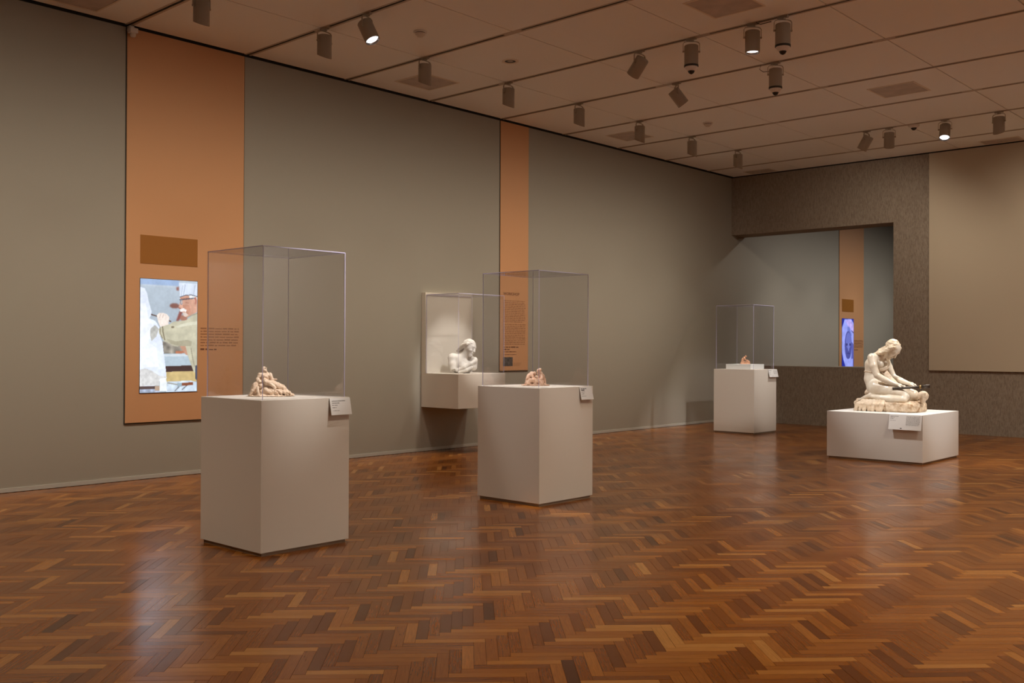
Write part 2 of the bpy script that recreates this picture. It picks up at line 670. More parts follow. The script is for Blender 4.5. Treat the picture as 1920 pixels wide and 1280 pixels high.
# ------------------------------------------------------------------ setting: walls
def build_walls():
    w = MB().box((-0.25, Y0 - 0.2, 0.0), (0, Y2, H + 0.06)).build('wall_left', M['wall'])
    tag(w, kind='structure')
    b = MB().box((0, Y0, 0.004), (0.012, YB, 0.045)).build('baseboard_left', M['base_strip'])
    tag(b, kind='structure')
    gap_shade = MB()  # black strip stands in for the shade in the ceiling gap
    gap_shade.box((0.0, Y0, H - 0.016), (0.006, YB, H + 0.059))
    tag(gap_shade.build('trim_31', M['slot']), kind='structure')
    gap_shade = MB()  # same painted gap shade along the back wall
    gap_shade.box((0.006, YB - 0.006, H - 0.016), (X1, YB, H + 0.059))
    tag(gap_shade.build('trim_32', M['slot']), kind='structure')
    D = 0.55
    wb = MB()
    wb.box((0.0, YB, 3.847), (3.384, YB + D, H + 0.06))          # lintel over the opening
    wb.box((3.384, YB, 0.0), (X1, YB + D, H + 0.06))             # solid part right of the opening
    wb.box((0.0, YB, 0.0), (3.384, YB + D, 1.135))               # parapet under the opening
    o = wb.build('wall_back', M['rib'])
    tag(o, kind='structure')
    s = MB().box((0.0, YB - 0.004, 1.135), (3.383, YB + D + 0.01, 1.152)).build('trim_30', M['sill'])
    tag(s, kind='structure')
    tag(MB().box((X1, Y0 - 0.2, 0), (X1 + 0.2, Y2, H + 0.06)).build('wall_right', M['white_wall']), kind='structure')
    tag(MB().box((-0.25, Y0 - 0.2, 0), (X1 + 0.2, Y0, H + 0.06)).build('wall_front', M['white_wall']), kind='structure')
    tag(MB().box((-0.25, Y2, 0), (X1 + 0.2, Y2 + 0.2, H + 0.06)).build('wall_far', M['wall']), kind='structure')
    bd = MB().box((4.042, YB - 0.035, 1.117), (9.6, YB - 0.001, H - 0.022)).build('wall_board', M['board'])
    tag(bd, 'large flat beige board covering the right of the textured back wall', 'wall board')


build_walls()


# ------------------------------------------------------------------ text
def text_mesh(body, size, mat, name, bold=0.0, align='LEFT'):
    cu = bpy.data.curves.new(name, 'FONT')
    cu.body = body
    cu.size = size
    cu.align_x = align
    cu.offset = bold
    cu.resolution_u = 2
    tmp = bpy.data.objects.new(name, cu)
    col.objects.link(tmp)
    bpy.context.view_layer.update()
    dg = bpy.context.evaluated_depsgraph_get()
    me = bpy.data.meshes.new_from_object(tmp.evaluated_get(dg))
    bpy.data.objects.remove(tmp)
    bpy.data.curves.remove(cu)
    me.materials.clear()
    me.materials.append(mat)
    me.name = name
    return me


def greek(mb, s0, s1, t0, pitch, n, hgt, plane, last=1.0, rs=None):
    """rows of word-length strokes for copy too small to read; plane(s, t) -> 3-D point"""
    rs = rs or random.Random(3)
    for i in range(n):
        t = t0 - i * pitch
        s = s0
        end = s0 + (s1 - s0) * (last if i == n - 1 else rs.uniform(0.96, 1.0))
        while s < end:
            w = rs.uniform(1.2, 4.6) * hgt
            e = min(s + w, end)
            hh = hgt * rs.uniform(0.55, 0.8)
            mb.quad(plane(s, t), plane(e, t), plane(e, t + hh), plane(s, t + hh))
            s = e + hgt * 0.55


# ------------------------------------------------------------------ pictures on the screens
def in_poly(px, py, poly):
    c = np.zeros(px.shape, bool)
    n = len(poly)
    for i in range(n):
        x0, y0 = poly[i]
        x1, y1 = poly[(i + 1) % n]
        if y0 == y1:
            continue
        hit = ((y0 > py) != (y1 > py)) & (px < (x1 - x0) * (py - y0) / (y1 - y0) + x0)
        c ^= hit
    return c


def blur(a, n):
    for _ in range(n):
        b = np.pad(a, ((1, 1), (1, 1), (0, 0)), mode='edge')
        a = (b[1:-1, 1:-1] * 4 + b[:-2, 1:-1] + b[2:, 1:-1] + b[1:-1, :-2] + b[1:-1, 2:]) / 8
    return a


def vnoise(w, h, cell, seed):
    r = np.random.default_rng(seed)
    g = r.random((h // cell + 3, w // cell + 3))
    yy, xx = np.mgrid[0:h, 0:w] / cell
    i, j = yy.astype(int), xx.astype(int)
    fy, fx = yy - i, xx - j
    return (g[i, j] * (1 - fy) * (1 - fx) + g[i + 1, j] * fy * (1 - fx) + g[i, j + 1] * (1 - fy) * fx + g[i + 1, j + 1] * fy * fx)


class Pic:
    def __init__(self, w, h, x0, y0, x1, y1):
        self.w, self.h = w, h
        self.X, self.Y = np.meshgrid(np.linspace(x0, x1, w), np.linspace(y0, y1, h))
        self.a = np.zeros((h, w, 3))

    def poly(self, pts, c, n=0.0, cell=6, seed=1):
        m = in_poly(self.X, self.Y, pts)
        cc = np.array(c, float)[None, :] * np.ones((m.sum(), 1))
        if n:
            cc *= (1 + n * (vnoise(self.w, self.h, cell, seed)[m] - 0.5))[:, None] * 1.0
        self.a[m] = cc

    def ell(self, cx, cy, rx, ry, c):
        m = ((self.X - cx) / rx) ** 2 + ((self.Y - cy) / ry) ** 2 < 1
        self.a[m] = c

    def line(self, pts, w, c):
        for (xa, ya), (xb, yb) in zip(pts[:-1], pts[1:]):
            dx, dy = xb - xa, yb - ya
            t = np.clip(((self.X - xa) * dx + (self.Y - ya) * dy) / (dx * dx + dy * dy + 1e-9), 0, 1)
            m = np.hypot(self.X - xa - t * dx, self.Y - ya - t * dy) < w
            self.a[m] = c

    def linear(self):
        c = np.clip(self.a / 255, 0, 1)
        return np.where(c <= 0.04045, c / 12.92, ((c + 0.055) / 1.055) ** 2.4)


def picture_mesh(name, pic, wid, hei, mat):
    """grid in local y (width) / z (height), facing +x, colours stored per vertex"""
    h, w = pic.h, pic.w
    ys = np.linspace(0, wid, w)
    zs = np.linspace(hei, 0, h)
    Y, Z = np.meshgrid(ys, zs)
    V = np.stack([np.zeros_like(Y), Y, Z], -1).reshape(-1, 3)
    idx = np.arange(w * h).reshape(h, w)
    F = np.stack([idx[1:, :-1], idx[1:, 1:], idx[:-1, 1:], idx[:-1, :-1]], -1).reshape(-1, 4)
    me = bpy.data.meshes.new(name)
    me.from_pydata(V.tolist(), [], F.tolist())
    at = me.color_attributes.new('picture', 'FLOAT_COLOR', 'POINT')
    c = np.ones((w * h, 4), np.float32)
    c[:, :3] = pic.linear().reshape(-1, 3)
    at.data.foreach_set('color', c.ravel())
    me.materials.append(mat)
    return me


def carver_picture():
    p = Pic(150, 270, 36, 40, 626, 1228)
    p.a[:] = (164, 176, 188)
    p.a[:] = p.a * (1.06 - 0.16 * ((p.Y - 40) / 900))[..., None]
    p.poly([(36, 40), (430, 40), (430, 100), (36, 100)], (150, 172, 205))
    p.line([(60, 104), (430, 112)], 5, (190, 198, 208))
    p.ell(385, 312, 50, 28, (128, 88, 80))
    p.poly([(400, 115), (430, 105), (430, 150), (405, 150)], (140, 96, 90))
    p.poly([(440, 360), (470, 375), (430, 470), (400, 475)], (132, 78, 72))
    p.ell(480, 440, 40, 32, (158, 112, 96))
    p.a = blur(p.a, 6)
    p.poly([(255, 690), (480, 690), (480, 820), (270, 820)], (140, 134, 124), 0.7, 9, 4)
    p.poly([(400, 795), (490, 795), (490, 822), (400, 822)], (176, 112, 84))
    p.poly([(270, 822), (560, 815), (575, 950), (290, 950)], (170, 186, 198))
    p.poly([(275, 828), (545, 822), (545, 848), (275, 850)], (196, 206, 214))
    p.poly([(295, 952), (585, 948), (600, 1010), (300, 1012)], (66, 48, 46))
    p.poly([(300, 1012), (626, 1010), (626, 1120), (305, 1120)], (190, 168, 118), 0.15, 8, 8)
    p.poly([(305, 1118), (560, 1110), (626, 1130), (626, 1228), (305, 1228)], (196, 210, 224), 0.15, 7, 3)
    p.line([(395, 1215), (435, 1175)], 5, (110, 116, 124))
    p.line([(470, 1205), (515, 1165)], 5, (110, 116, 124))
    p.poly([(465, 1135), (585, 1128), (585, 1158), (468, 1166)], (128, 72, 50))
    p.poly([(418, 1132), (466, 1132), (466, 1174), (418, 1174)], (150, 168, 180))
    p.line([(320, 1130), (415, 1150)], 7, (150, 150, 145))
    # block of stone
    stone = [(36, 128), (80, 140), (104, 190), (122, 280), (150, 380), (148, 410), (128, 452), (190, 478), (230, 540), (240, 640),
             (262, 700), (280, 850), (300, 1000), (306, 1080), (236, 1090), (230, 1155), (36, 1165)]
    p.poly(stone, (216, 224, 240), 0.06, 7, 2)
    p.poly([(36, 300), (90, 290), (120, 460), (170, 500), (120, 700), (200, 760), (230, 960), (36, 960)], (228, 233, 243), 0.06, 9, 14)
    p.poly([(140, 560), (185, 520), (225, 560), (200, 640), (150, 690), (135, 620)], (176, 176, 172), 0.25, 6, 5)
    p.poly([(36, 985), (90, 972), (160, 1000), (230, 1050), (300, 1062), (300, 1085), (236, 1090), (230, 1155), (36, 1158)], (205, 205, 205), 0.14, 4, 6)
    p.poly([(36, 1160), (190, 1160), (190, 1192), (36, 1192)], (84, 68, 66))
    p.poly([(36, 1192), (236, 1192), (236, 1228), (36, 1228)], (150, 160, 180), 0.5, 6, 9)
    p.poly([(188, 1158), (236, 1158), (236, 1208), (188, 1208)], (176, 152, 132))
    p.poly([(234, 1080), (304, 1076), (310, 1216), (234, 1218)], (228, 234, 238), 0.05, 4, 1)
    # shirt and arm
    p.poly([(440, 738), (500, 735), (528, 840), (505, 830), (470, 785)], (186, 142, 120))
    p.poly([(626, 385), (560, 420), (505, 462), (440, 472), (378, 480), (330, 508), (262, 530), (226, 560), (222, 600), (246, 640), (280, 690),
            (340, 715), (385, 745), (450, 740), (500, 736), (530, 850), (555, 920), (590, 1015), (626, 1050)], (186, 182, 160), 0.12, 10, 12)
    p.poly([(626, 470), (560, 480), (470, 500), (400, 530), (420, 545), (520, 520), (626, 505)], (206, 204, 184))
    p.poly([(300, 660), (400, 690), (520, 672), (570, 690), (560, 740), (440, 742), (345, 715)], (164, 158, 136))
    p.line([(262, 535), (268, 600), (285, 675)], 6, (120, 112, 92))
    p.line([(236, 545), (240, 610), (262, 655)], 5, (136, 128, 108))
    p.ell(366, 538, 17, 12, (128, 118, 98))
    p.line([(600, 960), (585, 900), (560, 760)], 5, (150, 144, 124))
    p.poly([(610, 950), (626, 945), (626, 1115), (608, 1090)], (60, 62, 84))
    # hand with chisel
    p.line([(150, 411), (205, 428)], 6, (86, 66, 60))
    p.line([(320, 470), (345, 478)], 6, (96, 70, 60))
    p.poly([(202, 420), (225, 390), (265, 390), (305, 402), (332, 435), (325, 480), (325, 512), (262, 532), (238, 540), (215, 480)], (226, 214, 206), 0.1, 5, 3)
    p.line([(240, 405), (232, 440)], 3, (190, 172, 164))
    p.line([(275, 400), (262, 440)], 3, (190, 172, 164))
    # head
    p.poly([(444, 215), (480, 195), (626, 205), (626, 370), (560, 405), (520, 428), (482, 420), (470, 380), (440, 345), (425, 330), (434, 300), (440, 270)],
           (200, 154, 134), 0.22, 9, 6)
    p.poly([(470, 300), (540, 300), (560, 380), (510, 420), (484, 415)], (182, 134, 114), 0.2, 8, 3)
    p.poly([(448, 225), (560, 215), (540, 240), (450, 250)], (176, 126, 108))
    p.line([(426, 330), (445, 338)], 5, (150, 92, 82))
    p.line([(500, 270), (530, 276)], 4, (160, 112, 96))
    p.poly([(545, 190), (590, 190), (626, 205), (626, 235), (560, 232), (535, 215)], (226, 226, 226))
    p.poly([(586, 215), (614, 210), (622, 250), (612, 290), (596, 285), (604, 250)], (178, 118, 104))
    p.poly([(438, 350), (478, 332), (512, 354), (505, 372), (470, 370), (446, 376)], (232, 228, 226))
    p.poly([(470, 378), (505, 380), (530, 405), (500, 428), (480, 416)], (206, 190, 180))
    p.line([(440, 245), (590, 222)], 5, (70, 74, 88))
    p.ell(456, 270, 14, 30, (120, 128, 142))
    p.ell(459, 270, 9, 22, (186, 170, 166))
    p.line([(520, 430), (560, 410), (626, 385)], 5, (150, 146, 126))
    # paper cap
    p.poly([(430, 62), (626, 66), (626, 200), (560, 186), (500, 192), (440, 214), (436, 160)], (206, 216, 232), 0.08, 8, 4)
    p.line([(495, 80), (478, 190)], 4, (166, 176, 196))
    p.line([(470, 95), (452, 200)], 4, (178, 188, 206))
    p.line([(600, 80), (585, 190)], 4, (178, 188, 206))
    p.line([(440, 216), (500, 193), (560, 188), (626, 204)], 4, (88, 92, 108))
    p.a *= (1 + 0.06 * (vnoise(p.w, p.h, 14, 21) - 0.5) + 0.05 * (vnoise(p.w, p.h, 4, 22) - 0.5))[..., None]
    p.a = blur(p.a, 1)
    return p


def blue_picture():
    p = Pic(70, 130, 108, 410, 300, 1230)
    p.a[:] = (34, 44, 150)
    p.poly([(150, 420), (260, 412), (300, 480), (300, 900), (290, 1060), (292, 1230), (176, 1230), (160, 1150), (130, 1060), (108, 940), (108, 560)], (150, 160, 240), 0.15, 6, 2)
    p.poly([(160, 440), (250, 420), (300, 520), (296, 640), (240, 560), (200, 520)], (180, 166, 236), 0.3, 5, 4)
    p.poly([(195, 540), (230, 540), (268, 680), (230, 690), (195, 610)], (110, 122, 200))
    p.ell(210, 830, 58, 222, (74, 78, 150))
    p.ell(214, 760, 44, 130, (104, 112, 190))
    p.ell(186, 820, 15, 22, (58, 60, 120))
    p.ell(240, 820, 15, 22, (58, 60, 120))
    p.line([(214, 800), (216, 915)], 8, (120, 126, 204))
    p.line([(196, 960), (236, 964)], 7, (54, 56, 120))
    p.poly([(255, 760), (300, 820), (300, 1040), (262, 1050), (268, 900)], (86, 92, 170))
    p.line([(268, 600), (296, 630)], 6, (40, 40, 110))
    p.a = blur(p.a, 1)
    return p


# ------------------------------------------------------------------ orange graphics on the left wall
BT = 0.014


def banner(ya, yb, zb, label):
    root = empty('wall_graphic', (0, (ya + yb) / 2, zb))
    tag(root, label, 'wall graphic', 'full-height orange wall graphics')
    oy, oz = -(ya + yb) / 2, -zb
    # dark recessed seam left, right and below
    s = MB()
    s.box((0.0, ya - 0.012 + oy, zb - 0.014 + oz), (0.004, yb + 0.012 + oy, H - 0.01 + oz))
    s.build('shadow_seam', M['seam'], root)
    b = MB().box((0.001, ya + oy, zb + oz), (BT, yb + oy, H - 0.02 + oz))
    b.build('panel', M['orange'], root)
    return root, oy, oz


def screen(ya, za, wid, hei, pic, mat, label):
    root = empty('video_screen', (BT, ya, za))
    tag(root, label, 'screen')
    fr = MB()
    t = 0.004
    fr.box((0.0003, -t, -t), (0.004, wid + t, hei + t))
    fr.build('bezel', M['bezel'], root)
    o = link_mesh('picture', picture_mesh('picture', pic, wid, hei, mat), root, (0.0055, 0, 0))
    return root


def wall_text(root, oy, oz, y, z, body, size, mat, name, bold=0.0):
    me = text_mesh(body, size, mat, name, bold)
    o = link_mesh(name, me, root)
    o.location = (BT + 0.001, y + oy, z + oz)
    o.rotation_euler = (R(90), 0, R(90))
    return o


def wall_plane(oy, oz, x=BT + 0.001):
    return lambda s, t: (x, s + oy, t + oz)


def title_block(root, oy, oz, y0, y1, z0, z1):
    MB().box((BT - 0.002, y0 + oy, z0 + oz), (BT + 0.002, y1 + oy, z1 + oz)).build('title_block', M['orange_dark'], root)


r1, oy, oz = banner(5.235, 6.722, 0.640, 'wide orange wall graphic holding the bright screen of the stone carver')
title_block(r1, oy, oz, 5.400, 6.106, 2.425, 2.747)
t = MB()
greek(t, 6.150, 6.672, 1.700, 0.0335, 7, 0.021, wall_plane(oy, oz), 0.93, random.Random(5))
t.build('body_text', M['ink_soft'], r1)
t = MB()
greek(t, 6.150, 6.245, 1.452, 0.03, 1, 0.026, wall_plane(oy, oz), 1.0, random.Random(8))
greek(t, 6.262, 6.37, 1.452, 0.03, 1, 0.02, wall_plane(oy, oz), 1.0, random.Random(9))
t.build('credit_line', M['ink'], r1)
screen(5.400, 0.970, 0.705, 1.285, carver_picture(), M['pic1'], 'tall lit screen showing a stone carver in a paper cap')

r2, oy, oz = banner(11.30, 11.957, 1.134, 'narrow orange wall graphic headed WORKSHOP behind the middle display case')
wall_text(r2, oy, oz, 11.372, 2.318, 'WORKSHOP', 0.066, M['ink'], 'heading_text', 0.0012)
t = MB()
greek(t, 11.368, 11.895, 2.225, 0.0275, 13, 0.019, wall_plane(oy, oz), 0.85, random.Random(1))
greek(t, 11.368, 11.895, 1.852, 0.0282, 12, 0.019, wall_plane(oy, oz), 0.97, random.Random(2))
t.build('body_text', M['ink_soft'], r2)
t = MB()
greek(t, 11.368, 11.73, 1.494, 0.034, 1, 0.024, wall_plane(oy, oz), 1.0, random.Random(4))
greek(t, 11.368, 11.53, 1.458, 0.034, 1, 0.021, wall_plane(oy, oz), 1.0, random.Random(6))
greek(t, 11.368, 11.68, 1.423, 0.034, 1, 0.021, wall_plane(oy, oz), 1.0, random.Random(7))
greek(t, 11.368, 11.68, 1.38, 0.034, 1, 0.014, wall_plane(oy, oz), 1.0, random.Random(7))
t.build('caption_text', M['ink'], r2)
MB().box((BT - 0.001, 11.368 + oy, 1.204 + oz), (BT + 0.002, 11.592 + oy, 1.345 + oz)).build('small_picture', plain('dark_print', (0.075, 0.062, 0.058), 0.6, noise=0.7, nscale=25), r2)
t = MB()
greek(t, 11.615, 11.79, 1.245, 0.018, 3, 0.009, wall_plane(oy, oz), 0.9, random.Random(12))
t.build('note_text', M['ink_soft'], r2)

r3, oy, oz = banner(23.52, 24.96, 0.640, 'orange wall graphic in the next room seen through the wall opening')
title_block(r3, oy, oz, 23.66, 24.345, 2.42, 2.732)
t = MB()
greek(t, 24.39, 24.92, 1.70, 0.034, 6, 0.021, wall_plane(oy, oz), 0.93, random.Random(5))
greek(t, 24.39, 24.62, 1.46, 0.034, 1, 0.026, wall_plane(oy, oz), 1.0, random.Random(5))
t.build('body_text', M['ink'], r3)
screen(23.66, 0.960, 0.68, 1.29, blue_picture(), M['pic3'], 'tall blue-lit screen seen through the opening in the back wall')


# ------------------------------------------------------------------ pedestals, cases, labels
def pedestal(x0, x1, y0, y1, h, label, name='display_pedestal', bodymat='ped', deck=True, group='cream display pedestals'):
    root = empty(name, ((x0 + x1) / 2, (y0 + y1) / 2, 0))
    tag(root, label, 'pedestal', group)
    a, b = (x1 - x0) / 2, (y1 - y0) / 2
    MB().box((-a, -b, 0.026), (a, b, h)).build('body', M[bodymat], root, bevel=0.002)
    MB().box((-a + 0.018, -b + 0.018, 0.0), (a - 0.018, b - 0.018, 0.026)).build('toe_kick', M['kick'], root)
    return root


def case(x0, x1, y0, y1, z0, z1, label, back=True):
    root = empty('acrylic_case', ((x0 + x1) / 2, (y0 + y1) / 2, z0))
    tag(root, label, 'display case', 'clear acrylic display cases')
    a, b, h = (x1 - x0) / 2, (y1 - y0) / 2, z1 - z0
    t = 0.006

    def pane(p, q, axis):
        """a slab whose two broad faces are clear and whose narrow rims are the cut edge"""
        m = MB()
        m.box(p, q)
        for i, f in enumerate(m.f):
            vs = [Vector(m.v[k]) for k in f]
            nrm = (vs[1] - vs[0]).cross(vs[2] - vs[0]).normalized()
            m.mi[i] = 0 if abs(nrm[axis]) > 0.9 else 1
        m.build('pane', [M['acr'], M['acr_edge']], root)
    g = 0.0004
    pane((-a, -b, 0.0005), (a, -b + t, h - t - g), 1)
    if back:
        pane((-a, b - t, 0.0005), (a, b, h - t - g), 1)
    else:
        pane((-a, b - t, 0.0005), (a, b, h - t - g), 1)
    pane((-a, -b + t + g, 0.0005), (-a + t, b - t - g, h - t - g), 0)
    pane((a - t, -b + t + g, 0.0005), (a, b - t - g, h - t - g), 0)
    pane((-a, -b, h - t), (a, b, h), 2)
    return root


def label_card(origin, rz, wid, hei, tilt, label, head=None, two_col=False, seed=1, lines=None, mark=False):
    """card hinged along the top edge of a pedestal face and leaning out at the bottom.
    local x = along the face, local -y = outward, local -z = down the card"""
    root = empty('label_card', origin, rz)
    tag(root, label, 'label', 'wall text cards on the pedestals')
    q = Matrix.Rotation(-tilt, 4, 'X')
    c = MB()
    c.box((0, -0.006, -hei), (wid, -0.002, 0), 0, q)
    c.build('card', M['card'], root)
    pl = lambda s, t: tuple(q @ Vector((s, -0.0066, t)))
    rs = random.Random(seed)
    top = -0.016
    if head:
        for k, ln in enumerate(head):
            me = text_mesh(ln, 0.0098, M['black_ink'], 'heading_text', 0.0003)
            o = link_mesh('heading_text', me, root)
            o.matrix_local = q @ Matrix.Translation((0.016, -0.0066, top - 0.010 - k * 0.016)) @ Matrix.Rotation(R(90), 4, 'X')
        top -= 0.016 * len(head) + 0.004
    else:
        m = MB()
        greek(m, 0.016, wid * (0.36 if two_col else 0.55), top - 0.008, 0.016, 1, 0.012, pl, 1.0, rs)
        if not two_col:
            greek(m, 0.016, wid * 0.36, top - 0.023, 0.016, 1, 0.012, pl, 1.0, rs)
        m.build('heading_text', M['black_ink'], root)
        top -= 0.034
    m = MB()
    k = 0.5 if two_col else 1.0
    greek(m, 0.016, 0.016 + wid * 0.26 * k, top - 0.006, 0.02, 1, 0.009, pl, 1.0, rs)
    greek(m, 0.016, 0.016 + wid * 0.20 * k, top - 0.024, 0.02, 1, 0.009, pl, 1.0, rs)
    greek(m, 0.016, 0.016 + wid * 0.34 * k, top - 0.046, 0.02, 1, 0.006, pl, 1.0, rs)
    if two_col:
        n = int((hei - 0.07) / 0.0115)
        m2 = MB()
        greek(m2, wid * 0.53, wid * 0.955, -0.024, 0.0115, n, 0.0068, pl, 0.9, rs)
        m2.build('column_text', M['grey_ink'], root)
    m.build('body_text', M['grey_ink'], root)
    if mark:
        m = MB()
        m.quad(pl(wid * 0.36, -hei + 0.014), pl(wid * 0.41, -hei + 0.014), pl(wid * 0.41, -hei + 0.024), pl(wid * 0.36, -hei + 0.024))
        m.build('printed_mark', M['black_ink'], root)
    return root


P1 = (3.717, 4.530, 4.012, 4.797, 1.1135)
P2 = (3.680, 4.491, 7.075, 7.890, 1.1165)
P3 = (1.250, 2.052, 15.583, 16.384, 1.1290)
PL4 = (4.552, 5.852, 13.062, 14.408, 0.6430)
pedestal(*P1, 'nearest cream pedestal, in front of the orange panel with the screen')
pedestal(*P2, 'middle cream pedestal, standing between the nearest pedestal and the low white plinth')
pedestal(*P3, 'farthest cream pedestal, in the corner by the opening in the back wall')
pedestal(*PL4, 'low square white plinth carrying the kneeling marble figure', 'display_plinth', 'ped_white', group='cream display pedestals')
case(3.742, 4.488, 4.045, 4.786, P1[4], 2.225, 'clear acrylic case on the nearest pedestal, nearest the screen')
case(3.716, 4.456, 7.100, 7.860, P2[4], 2.234, 'clear acrylic case on the middle pedestal, before the narrow orange panel')
case(1.272, 2.016, 15.620, 16.360, P3[4], 2.264, 'clear acrylic case on the farthest pedestal, over a white riser block')
label_card((4.530, 4.604, 1.108), R(90), 0.193, 0.130, R(13), 'text card on the nearest pedestal, first lines in bold', ['ADAM AND EVE MOURNING', 'THE DEAD ABEL'])
label_card((4.491, 7.668, 1.112), R(90), 0.193, 0.130, R(13), 'text card on the middle pedestal under the clay group of crouching figures', seed=4)
label_card((2.052, 16.07, 1.124), R(90), 0.325, 0.140, R(14), 'small text card on the farthest pedestal by the back wall', two_col=True, seed=9, mark=True)
label_card((5.424, 13.062, 0.638), 0.0, 0.424, 0.200, R(12.5), 'wide two-column text card on the front of the low white plinth', ['PENITENT MAGDALENE'], two_col=True, seed=6, mark=True)

# riser in the farthest case
rz_ = MB().box((-0.245, -0.245, 0.0), (0.245, 0.245, 0.088)).build('riser_block', M['deck'], loc=(1.65, 15.98, P3[4]), bevel=0.002)
tag(rz_, 'small white riser block inside the farthest acrylic case', 'riser')

# wall-hung shelf with its back panel and case
SX, SY0, SY1, SZ0, SZ1 = 0.760, 9.662, 10.620, 0.640, 1.124
sh = empty('wall_shelf', (0, (SY0 + SY1) / 2, SZ0))
tag(sh, 'cream box shelf hung on the wall under the plaster bust', 'shelf')
hy = (SY1 - SY0) / 2
MB().box((0.001, -hy, 0), (SX, hy, SZ1 - SZ0)).build('shelf_box', M['ped'], sh, bevel=0.002)
bp_ = MB().box((0.001, -hy, 0.0005), (0.085, hy, 2.283 - SZ1)).build('backing_board', M['backing'], loc=(0, (SY0 + SY1) / 2, SZ1), bevel=0.002)
tag(bp_, 'upright white backing board on the wall behind the plaster bust', 'board')
case(0.088, 0.748, SY0 + 0.012, SY1 - 0.012, SZ1, 2.252, 'clear acrylic case over the white bust on the wall shelf')


